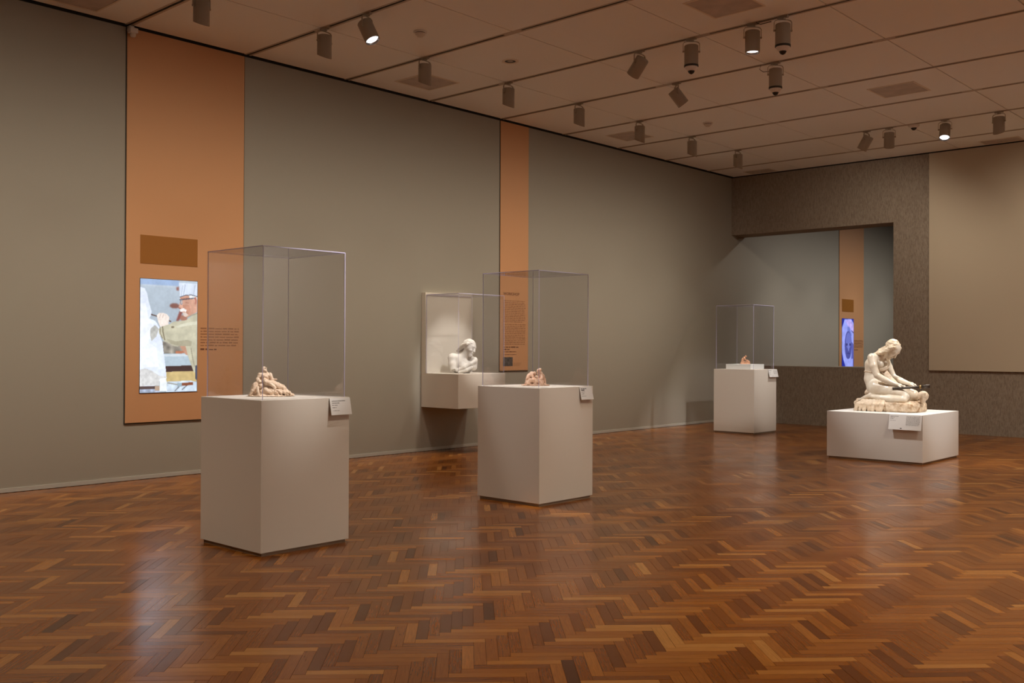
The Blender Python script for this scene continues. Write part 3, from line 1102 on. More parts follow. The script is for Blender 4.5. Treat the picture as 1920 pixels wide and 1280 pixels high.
# ------------------------------------------------------------------ sculpted figures: smooth implicit bodies
class Sculpt:
    """smooth union of tapered limbs and ellipsoids, meshed with surface nets into ONE continuous surface"""

    def __init__(self):
        self.p = []

    def cap(self, a, b, ra, rb=None, k=0.02):
        self.p.append(('c', np.array(a, float), np.array(b, float), ra, ra if rb is None else rb, k))
        return self

    def chain(self, pts, rs, k=0.02):
        for i in range(len(pts) - 1):
            self.cap(pts[i], pts[i + 1], rs[i], rs[i + 1], k)
        return self

    def ell(self, c, r, axes=None, k=0.02):
        A = np.eye(3) if axes is None else np.array(axes, float)
        self.p.append(('e', np.array(c, float), np.array(r, float), A, k))
        return self

    def box(self, c, half, rnd, k=0.02):
        self.p.append(('b', np.array(c, float), np.array(half, float), rnd, k))
        return self

    def cut(self, c, r, k=0.008):
        self.p.append(('s', np.array(c, float), r, k))
        return self

    def mesh(self, name, mat, res, noise=0.0, nscale=30.0, floor=None, seed=1, smooth=1):
        lo = np.array([1e9] * 3)
        hi = -lo
        for q in self.p:
            if q[0] == 'c':
                r = max(q[3], q[4])
                for e in (q[1], q[2]):
                    lo = np.minimum(lo, e - r)
                    hi = np.maximum(hi, e + r)
            elif q[0] == 'b':
                lo = np.minimum(lo, q[1] - q[2])
                hi = np.maximum(hi, q[1] + q[2])
            elif q[0] == 'e':
                r = q[2].max()
                lo = np.minimum(lo, q[1] - r)
                hi = np.maximum(hi, q[1] + r)
        pad = 3 * res + noise
        lo -= pad
        hi += pad
        n = np.ceil((hi - lo) / res).astype(int) + 1
        ax = [lo[i] + res * np.arange(n[i]) for i in range(3)]
        D = np.full(n, 0.08, np.float64)
        for q in self.p:
            if q[0] == 'c':
                a_, b_ = np.minimum(q[1], q[2]), np.maximum(q[1], q[2])
                rr = max(q[3], q[4])
                k = q[5]
            elif q[0] == 'b':
                a_, b_ = q[1] - q[2], q[1] + q[2]
                rr = 0.0
                k = q[4]
            elif q[0] == 'e':
                a_ = b_ = q[1]
                rr = q[2].max()
                k = q[4]
            else:
                a_ = b_ = q[1]
                rr = q[2]
                k = q[3]
            m = rr + k + 3 * res
            i0 = np.clip(np.floor((a_ - m - lo) / res).astype(int), 0, n - 1)
            i1 = np.clip(np.ceil((b_ + m - lo) / res).astype(int) + 1, 1, n)
            X = ax[0][i0[0]:i1[0]][:, None, None]
            Y = ax[1][i0[1]:i1[1]][None, :, None]
            Z = ax[2][i0[2]:i1[2]][None, None, :]
            if q[0] == 'c':
                a, b = q[1], q[2]
                d = b - a
                L = max(d @ d, 1e-12)
                t = np.clip(((X - a[0]) * d[0] + (Y - a[1]) * d[1] + (Z - a[2]) * d[2]) / L, 0, 1)
                dist = np.sqrt((X - a[0] - t * d[0]) ** 2 + (Y - a[1] - t * d[1]) ** 2 + (Z - a[2] - t * d[2]) ** 2) - (q[3] + t * (q[4] - q[3]))
            elif q[0] == 'b':
                hx = q[2] - q[3]
                ex, ey, ez = np.abs(X - q[1][0]) - hx[0], np.abs(Y - q[1][1]) - hx[1], np.abs(Z - q[1][2]) - hx[2]
                dist = np.sqrt(np.maximum(ex, 0) ** 2 + np.maximum(ey, 0) ** 2 + np.maximum(ez, 0) ** 2) + np.minimum(np.maximum(ex, np.maximum(ey, ez)), 0) - q[3]
            elif q[0] == 'e':
                A = q[3]
                px, py, pz = X - q[1][0], Y - q[1][1], Z - q[1][2]
                u = [(px * A[i][0] + py * A[i][1] + pz * A[i][2]) for i in range(3)]
                k0 = np.sqrt(sum((u[i] / q[2][i]) ** 2 for i in range(3)))
                k1 = np.sqrt(sum((u[i] / q[2][i] ** 2) ** 2 for i in range(3))) + 1e-9
                dist = k0 * (k0 - 1) / k1
            else:
                dist = np.sqrt((X - q[1][0]) ** 2 + (Y - q[1][1]) ** 2 + (Z - q[1][2]) ** 2) - q[2]
            S = D[i0[0]:i1[0], i0[1]:i1[1], i0[2]:i1[2]]
            if q[0] == 's':
                h = np.clip(0.5 + 0.5 * (S + dist) / k, 0, 1)
                S[:] = S + (-dist - S) * (1 - h) + k * h * (1 - h)
            else:
                h = np.clip(0.5 + 0.5 * (S - dist) / k, 0, 1)
                S[:] = S * (1 - h) + dist * h - k * h * (1 - h)
        if noise:
            rs = np.random.default_rng(seed)
            X = ax[0][:, None, None]
            Y = ax[1][None, :, None]
            Z = ax[2][None, None, :]
            for o in range(7):
                v = rs.normal(size=3)
                v *= nscale * (1.0 + 0.55 * o) / np.linalg.norm(v)
                w = rs.normal(size=3)
                w *= nscale * 0.6 * (1.0 + 0.4 * o) / np.linalg.norm(w)
                D += noise / (1 + 0.4 * o) * np.sin(X * v[0] + Y * v[1] + Z * v[2] + 1.7 * np.sin(X * w[0] + Y * w[1] + Z * w[2] + o))
        if floor is not None:
            D = np.maximum(D, (floor - ax[2])[None, None, :])
        # ---- naive surface nets
        s = D < 0
        c = s[:-1, :-1, :-1].astype(np.int8)
        cnt = np.zeros(c.shape, np.int8)
        for dx in (0, 1):
            for dy in (0, 1):
                for dz in (0, 1):
                    cnt += s[dx:dx + c.shape[0], dy:dy + c.shape[1], dz:dz + c.shape[2]]
        act = (cnt > 0) & (cnt < 8)
        ids = np.full(c.shape, -1, np.int64)
        cells = np.argwhere(act)
        ids[act] = np.arange(len(cells))
        acc = np.zeros((len(cells), 3))
        num = np.zeros(len(cells))
        corners = [(0, 0, 0), (1, 0, 0), (0, 1, 0), (1, 1, 0), (0, 0, 1), (1, 0, 1), (0, 1, 1), (1, 1, 1)]
        ci, cj, ck = cells.T
        val = [D[ci + a, cj + b, ck + d] for a, b, d in corners]
        for e0 in range(8):
            for e1 in range(e0 + 1, 8):
                A, B = np.array(corners[e0]), np.array(corners[e1])
                if np.abs(A - B).sum() != 1:
                    continue
                va, vb = val[e0], val[e1]
                mm = (va < 0) != (vb < 0)
                t = np.where(mm, va / np.where(np.abs(va - vb) < 1e-12, 1, va - vb), 0)
                acc += np.where(mm[:, None], A + t[:, None] * (B - A), 0)
                num += mm
        V = lo + (cells + acc / np.maximum(num, 1)[:, None]) * res
        F = []
        for axis in range(3):
            o1, o2 = (axis + 1) % 3, (axis + 2) % 3
            sl0 = [slice(1, -1)] * 3
            sl1 = [slice(1, -1)] * 3
            sl0[axis] = slice(0, -1)
            sl1[axis] = slice(1, None)
            a = s[tuple(sl0)]
            b = s[tuple(sl1)]
            e = np.argwhere(a != b)
            if not len(e):
                continue
            flip = a[tuple(e.T)]
            e = e.copy()
            e[:, o1] += 1
            e[:, o2] += 1
            u1 = np.zeros(3, int)
            u1[o1] = 1
            u2 = np.zeros(3, int)
            u2[o2] = 1
            q = [ids[tuple((e - u1 - u2).T)], ids[tuple((e - u2).T)], ids[tuple(e.T)], ids[tuple((e - u1).T)]]
            q = np.stack(q, 1)
            q[~flip] = q[~flip][:, ::-1]
            F.append(q)
        F = np.concatenate(F)
        F = F[(F >= 0).all(1)]
        for _ in range(smooth):
            sm_ = np.zeros_like(V)
            w_ = np.zeros(len(V))
            for i in range(4):
                j = (i + 1) % 4
                np.add.at(sm_, F[:, i], V[F[:, j]])
                np.add.at(sm_, F[:, j], V[F[:, i]])
                np.add.at(w_, F[:, i], 1)
                np.add.at(w_, F[:, j], 1)
            V = V * 0.5 + 0.5 * sm_ / np.maximum(w_, 1)[:, None]
        me = bpy.data.meshes.new(name)
        me.from_pydata(V.tolist(), [], F.tolist())
        me.polygons.foreach_set('use_smooth', [True] * len(me.polygons))
        me.materials.append(mat)
        me.update()
        return me


def view_angle(x, y):
    """rotation that turns local +x to the right as seen from the visitor's side"""
    d = Vector((x - CAM.x, y - CAM.y))
    return math.atan2(d.y, d.x) - math.pi / 2


def clay_one():
    s = Sculpt()
    s.ell((0, 0, 0.006), (0.178, 0.115, 0.012), k=0.006)
    s.ell((-0.02, 0.0, 0.03), (0.115, 0.075, 0.055), k=0.02)
    # seated figure looking up
    s.chain([(-0.048, 0.0, 0.06), (-0.050, 0.0, 0.115), (-0.048, -0.004, 0.155)], [0.036, 0.031, 0.034], 0.012)
    s.cap((-0.085, -0.004, 0.164), (-0.014, -0.004, 0.166), 0.017, 0.017, 0.012)
    s.cap((-0.052, 0.0, 0.175), (-0.056, 0.0, 0.190), 0.012, 0.012, 0.006)
    s.ell((-0.054, -0.004, 0.207), (0.018, 0.020, 0.022), k=0.005)
    s.cap((-0.046, -0.018, 0.214), (-0.036, -0.022, 0.222), 0.008, 0.004, 0.004)
    s.cap((-0.043, -0.020, 0.198), (-0.034, -0.026, 0.188), 0.009, 0.006, 0.004)
    s.cut((-0.052, -0.026, 0.213), 0.005, 0.003)
    s.chain([(-0.090, -0.006, 0.163), (-0.104, -0.022, 0.130), (-0.082, -0.048, 0.112)], [0.015, 0.012, 0.009], 0.006)
    s.chain([(-0.010, -0.006, 0.164), (0.006, -0.020, 0.128), (0.036, -0.024, 0.130)], [0.015, 0.012, 0.007], 0.006)
    s.cap((-0.04, -0.03, 0.150), (-0.062, -0.028, 0.152), 0.013, 0.013, 0.008)
    # figure lying across the lap
    s.ell((-0.050, -0.046, 0.124), (0.017, 0.016, 0.017), k=0.005)
    s.chain([(-0.036, -0.05, 0.108), (0.01, -0.048, 0.098), (0.05, -0.04, 0.082)], [0.02, 0.026, 0.024], 0.008)
    s.chain([(0.05, -0.05, 0.080), (0.094, -0.052, 0.062), (0.150, -0.035, 0.018)], [0.02, 0.015, 0.008], 0.006)
    s.chain([(0.05, -0.02, 0.086), (0.086, -0.012, 0.072), (0.128, -0.01, 0.03)], [0.02, 0.016, 0.01], 0.006)
    s.chain([(-0.01, -0.07, 0.098), (0.03, -0.085, 0.066), (0.012, -0.092, 0.04)], [0.012, 0.010, 0.008], 0.005)
    # crouching figure on the left
    s.chain([(-0.092, -0.02, 0.108), (-0.118, -0.03, 0.080), (-0.128, -0.02, 0.035)], [0.022, 0.026, 0.03], 0.008)
    s.ell((-0.078, -0.058, 0.082), (0.017, 0.017, 0.018), k=0.005)
    s.chain([(-0.110, -0.045, 0.085), (-0.138, -0.06, 0.045), (-0.160, -0.05, 0.014)], [0.014, 0.012, 0.009], 0.005)
    s.chain([(-0.098, -0.06, 0.07), (-0.100, -0.085, 0.04), (-0.095, -0.09, 0.012)], [0.012, 0.010, 0.009], 0.005)
    s.cut((-0.060, -0.088, 0.046), 0.017, 0.006)
    # drapery and limbs trailing to the right
    rr = random.Random(4)
    for i in range(12):
        x0 = -0.05 + 0.014 * i
        s.chain([(x0, -0.065 + rr.uniform(-.01, .01), 0.060 - 0.002 * i), (x0 + 0.035, -0.082 + rr.uniform(-.012, .012), 0.032), (x0 + 0.05, -0.07 + rr.uniform(-.03, .02), 0.012)],
                [0.011, 0.009, 0.007], 0.004)
    s.chain([(0.09, -0.06, 0.03), (0.13, -0.04, 0.022), (0.165, -0.01, 0.012)], [0.013, 0.011, 0.008], 0.004)
    return s.mesh('clay_group', M['clay'], 0.0030, 0.0011, 130.0, floor=0.0, seed=3, smooth=1)


def clay_two():
    s = Sculpt()
    s.ell((0, 0, 0.006), (0.143, 0.10, 0.012), k=0.006)
    s.ell((0.0, 0.0, 0.03), (0.085, 0.065, 0.06), k=0.015)
    # crouching figure, back turned up
    s.chain([(-0.072, -0.01, 0.045), (-0.058, 0.0, 0.090), (-0.036, 0.0, 0.112)], [0.030, 0.030, 0.029], 0.008)
    s.ell((-0.010, -0.012, 0.122), (0.020, 0.019, 0.019), k=0.005)
    s.chain([(-0.060, -0.03, 0.095), (-0.085, -0.04, 0.06), (-0.096, -0.05, 0.02)], [0.015, 0.012, 0.009], 0.005)
    s.chain([(-0.03, -0.035, 0.100), (-0.022, -0.06, 0.07), (0.0, -0.068, 0.055)], [0.013, 0.010, 0.008], 0.005)
    # second figure with bound hair leaning over
    s.chain([(0.062, 0.0, 0.04), (0.056, 0.0, 0.085), (0.046, 0.0, 0.118)], [0.036, 0.031, 0.028], 0.008)
    s.ell((0.036, -0.006, 0.150), (0.022, 0.021, 0.022), k=0.005)
    s.ell((0.046, 0.01, 0.160), (0.017, 0.017, 0.014), k=0.005)
    s.cap((0.02, -0.018, 0.142), (0.015, -0.024, 0.138), 0.006, 0.004, 0.004)
    s.chain([(0.060, -0.02, 0.112), (0.066, -0.045, 0.08), (0.040, -0.060, 0.06)], [0.015, 0.012, 0.009], 0.005)
    s.chain([(0.078, -0.01, 0.105), (0.092, -0.02, 0.06), (0.100, -0.03, 0.018)], [0.013, 0.012, 0.010], 0.005)
    # figure lying in front
    s.chain([(-0.095, -0.055, 0.022), (-0.05, -0.066, 0.055), (0.0, -0.066, 0.058), (0.05, -0.06, 0.035), (0.09, -0.05, 0.016)], [0.012, 0.018, 0.021, 0.018, 0.010], 0.006)
    s.ell((0.012, -0.07, 0.088), (0.016, 0.015, 0.017), k=0.004)
    s.cut((-0.012, -0.085, 0.086), 0.012, 0.005)
    s.cut((-0.045, -0.09, 0.030), 0.013, 0.005)
    s.cut((0.038, -0.085, 0.075), 0.009, 0.004)
    rr = random.Random(9)
    for i in range(9):
        x0 = -0.085 + 0.02 * i
        s.chain([(x0, -0.06, 0.045), (x0 + rr.uniform(-.015, .02), -0.078, 0.022), (x0 + rr.uniform(-.02, .03), -0.085, 0.010)], [0.010, 0.008, 0.006], 0.004)
    return s.mesh('clay_group', M['clay2'], 0.0028, 0.0012, 150.0, floor=0.0, seed=8, smooth=1)


def clay_three():
    s = Sculpt()
    s.ell((0, 0, 0.006), (0.086, 0.06, 0.014), k=0.006)
    s.ell((-0.035, 0, 0.02), (0.045, 0.04, 0.026), k=0.012)
    s.chain([(-0.044, 0.0, 0.04), (-0.038, 0.0, 0.085), (-0.016, 0.0, 0.112)], [0.028, 0.023, 0.022], 0.008)
    s.ell((0.012, -0.002, 0.136), (0.019, 0.018, 0.019), k=0.005)
    s.chain([(-0.012, -0.02, 0.106), (0.008, -0.03, 0.076), (0.036, -0.026, 0.064)], [0.013, 0.011, 0.008], 0.005)
    s.chain([(-0.02, -0.02, 0.03), (0.02, -0.03, 0.034), (0.03, -0.02, 0.014)], [0.02, 0.016, 0.012], 0.006)
    s.chain([(0.03, 0.0, 0.03), (0.06, 0.0, 0.038), (0.078, 0.0, 0.016)], [0.022, 0.024, 0.014], 0.008)
    s.ell((0.044, -0.012, 0.066), (0.014, 0.014, 0.015), k=0.004)
    s.cap((-0.06, -0.02, 0.02), (-0.078, -0.03, 0.012), 0.014, 0.009, 0.006)
    return s.mesh('clay_group', M['clay3'], 0.0028, 0.0007, 130.0, floor=0.0, seed=5)


def place(me, name, loc, rz, label, cat, group=None):
    o = link_mesh(name, me, None, loc)
    o.rotation_euler = (0, 0, rz)
    tag(o, label, cat, group)
    return o


place(clay_one(), 'clay_sculpture', (4.03, 4.43, P1[4]), view_angle(4.03, 4.43), 'pale clay group with a seated figure looking up, in the nearest case', 'sculpture', 'small clay sculptures')
place(clay_two(), 'clay_sculpture', (4.05, 7.52, P2[4]), view_angle(4.05, 7.52), 'pinkish clay group of crouching figures in the middle case', 'sculpture', 'small clay sculptures')
place(clay_three(), 'clay_sculpture', (1.655, 15.975, P3[4] + 0.088), view_angle(1.65, 15.98), 'tiny reddish clay kneeling figure on the white riser in the farthest case', 'sculpture', 'small clay sculptures')


def head_parts(s, c, U, Fd, Sd, sc_, k=0.01):
    """skull, jaw, brow, nose, lips, lids about centre c with up U, face F and side S axes"""
    c, U, Fd, Sd = (np.array(v, float) for v in (c, U, Fd, Sd))
    q = lambda a, sd, b: c + sc_ * (Fd * a + Sd * sd + U * b)
    s.ell(q(-0.005, 0, 0.01), np.array((0.098, 0.078, 0.095)) * sc_, [Fd, Sd, U], k)
    s.cap(q(0.025, 0, -0.03), q(0.052, 0, -0.112), 0.064 * sc_, 0.034 * sc_, k * 2)
    s.cap(q(0.074, -0.03, 0.012), q(0.074, 0.03, 0.012), 0.018 * sc_, 0.018 * sc_, k)
    s.cap(q(0.088, 0, -0.002), q(0.106, 0, -0.052), 0.010 * sc_, 0.013 * sc_, k * 0.5)
    for g in (-1, 1):
        s.cut(q(0.098, 0.030 * g, -0.012), 0.016 * sc_, 0.006 * sc_)
        s.ell(q(0.078, 0.030 * g, -0.014), np.array((0.012, 0.015, 0.010)) * sc_, [Fd, Sd, U], 0.004)
        s.cap(q(0.06, 0.042 * g, -0.05), q(0.06, 0.036 * g, -0.045), 0.024 * sc_, 0.024 * sc_, k)
        s.cap(q(0.092, 0.008 * g, -0.053), q(0.092, 0.010 * g, -0.053), 0.009 * sc_, 0.009 * sc_, 0.005)
    s.cap(q(0.085, -0.014, -0.076), q(0.085, 0.014, -0.076), 0.008 * sc_, 0.008 * sc_, 0.004)
    s.cap(q(0.083, -0.012, -0.090), q(0.083, 0.012, -0.090), 0.009 * sc_, 0.009 * sc_, 0.004)
    s.cut(q(0.097, 0, -0.083), 0.005 * sc_, 0.004)
    s.ell(q(0.070, 0, -0.118), np.array((0.02, 0.022, 0.018)) * sc_, [Fd, Sd, U], k)


def kneeling_statue():
    loc = (5.215, 13.675, PL4[4])
    root = empty('marble_statue', loc, 0.0)
    tag(root, 'cream marble kneeling figure with bowed head on a rock base', 'statue')
    P = lambda u, y, z: ((u - 0.37 * y) / 0.93, y, z)
    s = Sculpt()
    # trunk
    s.chain([P(-0.215, -0.01, 0.335), P(-0.262, 0, 0.44), P(-0.265, 0, 0.53), P(-0.245, 0, 0.63), P(-0.215, 0, 0.70)], [0.128, 0.104, 0.092, 0.112, 0.095], 0.03)
    s.cap(P(-0.245, -0.12, 0.725), P(-0.115, 0.13, 0.72), 0.066, 0.060, 0.03)
    s.cap(P(-0.19, -0.07, 0.30), P(-0.17, 0.08, 0.30), 0.125, 0.12, 0.03)
    s.ell(P(-0.165, -0.070, 0.640), (0.056, 0.056, 0.056), k=0.025)
    s.ell(P(-0.105, 0.065, 0.635), (0.052, 0.052, 0.052), k=0.025)
    s.cap(P(-0.19, 0, 0.48), P(-0.17, 0, 0.42), 0.085, 0.085, 0.03)
    # neck and head
    s.chain([P(-0.17, 0, 0.735), P(-0.10, 0, 0.80), P(-0.02, 0, 0.845)], [0.062, 0.052, 0.055], 0.025)
    U = np.array((0.80, 0.0, 0.60))
    Fd = np.array((0.60, -0.0, -0.80))
    yaw = R(-14)
    rot = np.array([[math.cos(yaw), -math.sin(yaw), 0], [math.sin(yaw), math.cos(yaw), 0], [0, 0, 1]])
    U, Fd = rot @ U, rot @ Fd
    Sd = np.cross(U, Fd)
    HC = np.array(P(0.012, -0.005, 0.862))
    head_parts(s, HC, U, Fd, Sd, 1.05, 0.014)
    # arms: shoulder, elbow, wrist, then separate fingers
    s.chain([P(-0.265, -0.160, 0.735), P(-0.245, -0.195, 0.62), P(-0.195, -0.205, 0.49)], [0.060, 0.052, 0.043], 0.016)
    s.chain([P(-0.195, -0.205, 0.49), P(-0.08, -0.185, 0.425), P(0.055, -0.135, 0.368)], [0.044, 0.041, 0.025], 0.010)
    s.chain([P(0.055, -0.135, 0.368), P(0.100, -0.125, 0.358)], [0.026, 0.028], 0.008)
    for i in range(4):
        y = -0.150 + 0.018 * i
        s.chain([P(0.105, y, 0.362 - 0.002 * i), P(0.140 + 0.006 * i, y - 0.004, 0.356), P(0.158 + 0.005 * i, y - 0.008, 0.332)], [0.0105, 0.0095, 0.008], 0.004)
    s.chain([P(0.085, -0.155, 0.352), P(0.112, -0.168, 0.335), P(0.132, -0.165, 0.322)], [0.012, 0.010, 0.008], 0.004)
    s.chain([P(-0.095, 0.150, 0.715), P(-0.045, 0.180, 0.60), P(0.015, 0.175, 0.465)], [0.056, 0.048, 0.041], 0.016)
    s.chain([P(0.015, 0.175, 0.465), P(0.11, 0.130, 0.42), P(0.215, 0.070, 0.382)], [0.043, 0.039, 0.026], 0.010)
    s.chain([P(0.215, 0.07, 0.382), P(0.252, 0.055, 0.374)], [0.027, 0.029], 0.008)
    for i in range(4):
        y = 0.080 - 0.019 * i
        s.chain([P(0.258, y, 0.378), P(0.292, y - 0.004, 0.372), P(0.312, y - 0.010, 0.345)], [0.0105, 0.0095, 0.008], 0.004)
    s.chain([P(0.235, 0.02, 0.372), P(0.262, 0.0, 0.358), P(0.285, -0.01, 0.348)], [0.012, 0.010, 0.008], 0.004)
    # near leg: thigh, knee, folded shin, heel and foot
    s.chain([P(-0.20, -0.085, 0.315), P(-0.03, -0.115, 0.292), P(0.140, -0.130, 0.235)], [0.116, 0.086, 0.062], 0.014)
    s.chain([P(0.158, -0.140, 0.205), P(0.145, -0.165, 0.172)], [0.062, 0.054], 0.010)
    s.chain([P(0.145, -0.168, 0.170), P(-0.02, -0.185, 0.174), P(-0.14, -0.180, 0.180), P(-0.255, -0.165, 0.198)], [0.052, 0.055, 0.047, 0.032], 0.005)
    s.ell(P(-0.285, -0.163, 0.216), (0.036, 0.028, 0.034), k=0.012)
    s.chain([P(-0.285, -0.160, 0.205), P(-0.355, -0.15, 0.175), P(-0.418, -0.14, 0.150)], [0.036, 0.030, 0.018], 0.012)
    for i in range(4):
        s.cap(P(-0.405, -0.165 + 0.016 * i, 0.152), P(-0.440 + 0.005 * i, -0.166 + 0.017 * i, 0.142), 0.011, 0.009, 0.003)
    # far leg
    s.chain([P(-0.17, 0.085, 0.30), P(0.08, 0.105, 0.275), P(0.268, 0.085, 0.228)], [0.118, 0.094, 0.074], 0.020)
    s.chain([P(0.275, 0.085, 0.205), P(0.262, 0.09, 0.185)], [0.070, 0.064], 0.012)
    s.chain([P(0.262, 0.09, 0.182), P(0.05, 0.12, 0.185), P(-0.2, 0.13, 0.185)], [0.060, 0.056, 0.036], 0.010)
    link_mesh('figure', s.mesh('figure', M['marble'], 0.0062, floor=0.118, smooth=1), root)
    # hair: cap with locks falling back over the shoulders
    h = Sculpt()
    q = lambda a, sd, b: tuple(HC + 1.05 * (Fd * a + Sd * sd + U * b))
    h.ell(q(-0.024, 0, 0.012), (0.100 * 1.05, 0.086 * 1.05, 0.096 * 1.05), [Fd, Sd, U], 0.01)
    rr = random.Random(2)
    for i in range(11):
        g = -1 + 2 * i / 10
        st = q(0.052 - 0.02 * abs(g), 0.062 * g, 0.062)
        m1 = q(0.010, 0.088 * g, 0.02 + rr.uniform(-.01, .01))
        m2 = P(-0.085 + rr.uniform(-.01, .01), 0.075 * g - 0.01, 0.868 + rr.uniform(-.012, .012) - 0.035 * abs(g))
        m3 = P(-0.155, 0.070 * g - 0.015, 0.828 + rr.uniform(-.01, .01) - 0.02 * abs(g))
        en = P(-0.205 - rr.uniform(0, .03), 0.055 * g - 0.02, 0.785 + rr.uniform(-.012, .008))
        h.chain([st, m1, m2, m3, en], [0.016, 0.027, 0.032, 0.026, 0.012], 0.005)
    for g in (-1, 1):
        h.chain([q(0.02, 0.080 * g, -0.01), q(-0.01, 0.080 * g, -0.05), q(0.0, 0.07 * g, -0.11), q(0.02, 0.06 * g, -0.16)], [0.016, 0.018, 0.014, 0.008], 0.006)
    link_mesh('hair', h.mesh('hair', M['marble_hair'], 0.0052, 0.0026, 75.0, seed=4, smooth=1), root)
    # cord round the waist and cloth knotted in front
    c = Sculpt()
    ring = []
    for i in range(25):
        a = 2 * math.pi * i / 24
        ring.append((P(-0.263, 0, 0)[0] + 0.100 * math.cos(a), 0.099 * math.sin(a), 0.535 + 0.006 * math.sin(2 * a)))
    c.chain(ring, [0.0085] * 25, 0.004)
    c.chain([P(-0.235, -0.085, 0.575), P(-0.16, -0.088, 0.572), P(-0.085, -0.03, 0.598), P(-0.045, 0.05, 0.63)], [0.008, 0.018, 0.017, 0.012], 0.008)
    c.chain([P(-0.15, -0.08, 0.555), P(-0.09, -0.04, 0.57), P(-0.05, 0.03, 0.60)], [0.012, 0.014, 0.012], 0.006)
    for i in range(6):
        c.chain([P(-0.135 + 0.012 * i, -0.03 + 0.012 * i, 0.545), P(-0.095 + 0.014 * i, -0.03 + 0.01 * i, 0.48), P(-0.055 + 0.018 * i, -0.04 + 0.012 * i, 0.41), P(-0.02 + 0.02 * i, -0.06 + 0.015 * i, 0.36)],
                [0.015, 0.014, 0.013, 0.014], 0.007)
    link_mesh('waist_cloth', c.mesh('waist_cloth', M['drape'], 0.0058, 0.0012, 90.0, seed=6), root)
    # cloth spread under the feet and over the edge of the rock
    d = Sculpt()
    rr = random.Random(5)
    for i in range(7):
        t_ = i / 6
        u0 = -0.325 + 0.235 * t_
        dx = 0.16 - 0.10 * t_
        d.chain([P(u0 + 0.04, -0.12, 0.138), P(u0 - dx * 0.3, -0.215, 0.134), P(u0 - dx * 0.75, -0.268, 0.092), P(u0 - dx * 0.95 + rr.uniform(-.01, .01), -0.286, 0.018)],
                [0.022, 0.028, 0.031 - 0.007 * (i % 2), 0.030 - 0.007 * (i % 2)], 0.014)
    d.chain([P(-0.32, -0.1, 0.14), P(-0.42, -0.12, 0.13), P(-0.475, -0.14, 0.105), P(-0.47, -0.15, 0.03)], [0.02, 0.022, 0.026, 0.022], 0.01)
    d.chain([P(-0.36, 0.0, 0.14), P(-0.45, -0.02, 0.13), P(-0.475, -0.04, 0.06)], [0.03, 0.028, 0.024], 0.01)
    d.chain([P(-0.30, 0.04, 0.16), P(-0.315, 0.02, 0.24), P(-0.30, 0.03, 0.30)], [0.05, 0.045, 0.035], 0.012)
    link_mesh('spread_cloth', d.mesh('spread_cloth', M['drape'], 0.0062, 0.0014, 70.0, floor=0.0, seed=9), root)
    # rock
    k = Sculpt()
    k.box((-0.02, -0.01, 0.062), (0.385, 0.250, 0.070), 0.040, 0.02)
    k.box((0.26, 0.02, 0.065), (0.14, 0.21, 0.075), 0.05, 0.03)
    k.cap((0.18, -0.16, 0.06), (0.36, -0.12, 0.09), 0.06, 0.055, 0.03)
    k.cap((-0.36, -0.12, 0.05), (-0.36, 0.12, 0.05), 0.06, 0.06, 0.03)
    k.cut((-0.13, -0.275, 0.05), 0.045, 0.03)
    k.cut((0.10, -0.285, 0.10), 0.05, 0.03)
    link_mesh('rock_base', k.mesh('rock_base', M['rock'], 0.0075, 0.0030, 55.0, floor=0.0, seed=12), root)
    # dark rod held across the knees
    rd = MB()
    rd.tube([P(0.006, -0.185, 0.316), P(0.03, -0.182, 0.3185), P(0.34, -0.118, 0.348)], [0.021, 0.018, 0.017], 12, 0)
    rd.tube([P(0.34, -0.118, 0.348), P(0.365, -0.113, 0.351)], [0.023, 0.023], 12, 1)
    rd.tube([P(0.36, -0.113, 0.352), P(0.47, -0.092, 0.372)], [0.019, 0.018], 12, 0)
    rd.tube([P(0.375, -0.08, 0.335), P(0.47, -0.045, 0.352)], [0.016, 0.016], 12, 0)
    rd.tube([P(0.375, -0.07, 0.30), P(0.372, -0.09, 0.352)], [0.010, 0.010], 10, 0)
    rd.build('rod', [M['bronze'], M['gilt']], root)
    # rounded pale stone in front of the knees
    b = Sculpt()
    b.ell(P(0.390, 0.02, 0.222), (0.072, 0.066, 0.068), k=0.02)
    b.cap(P(0.380, -0.015, 0.168), P(0.385, 0.0, 0.15), 0.036, 0.036, 0.02)
    link_mesh('rounded_stone', b.mesh('rounded_stone', M['drape'], 0.006, 0.001, 60.0, floor=0.12, seed=2), root)


kneeling_statue()


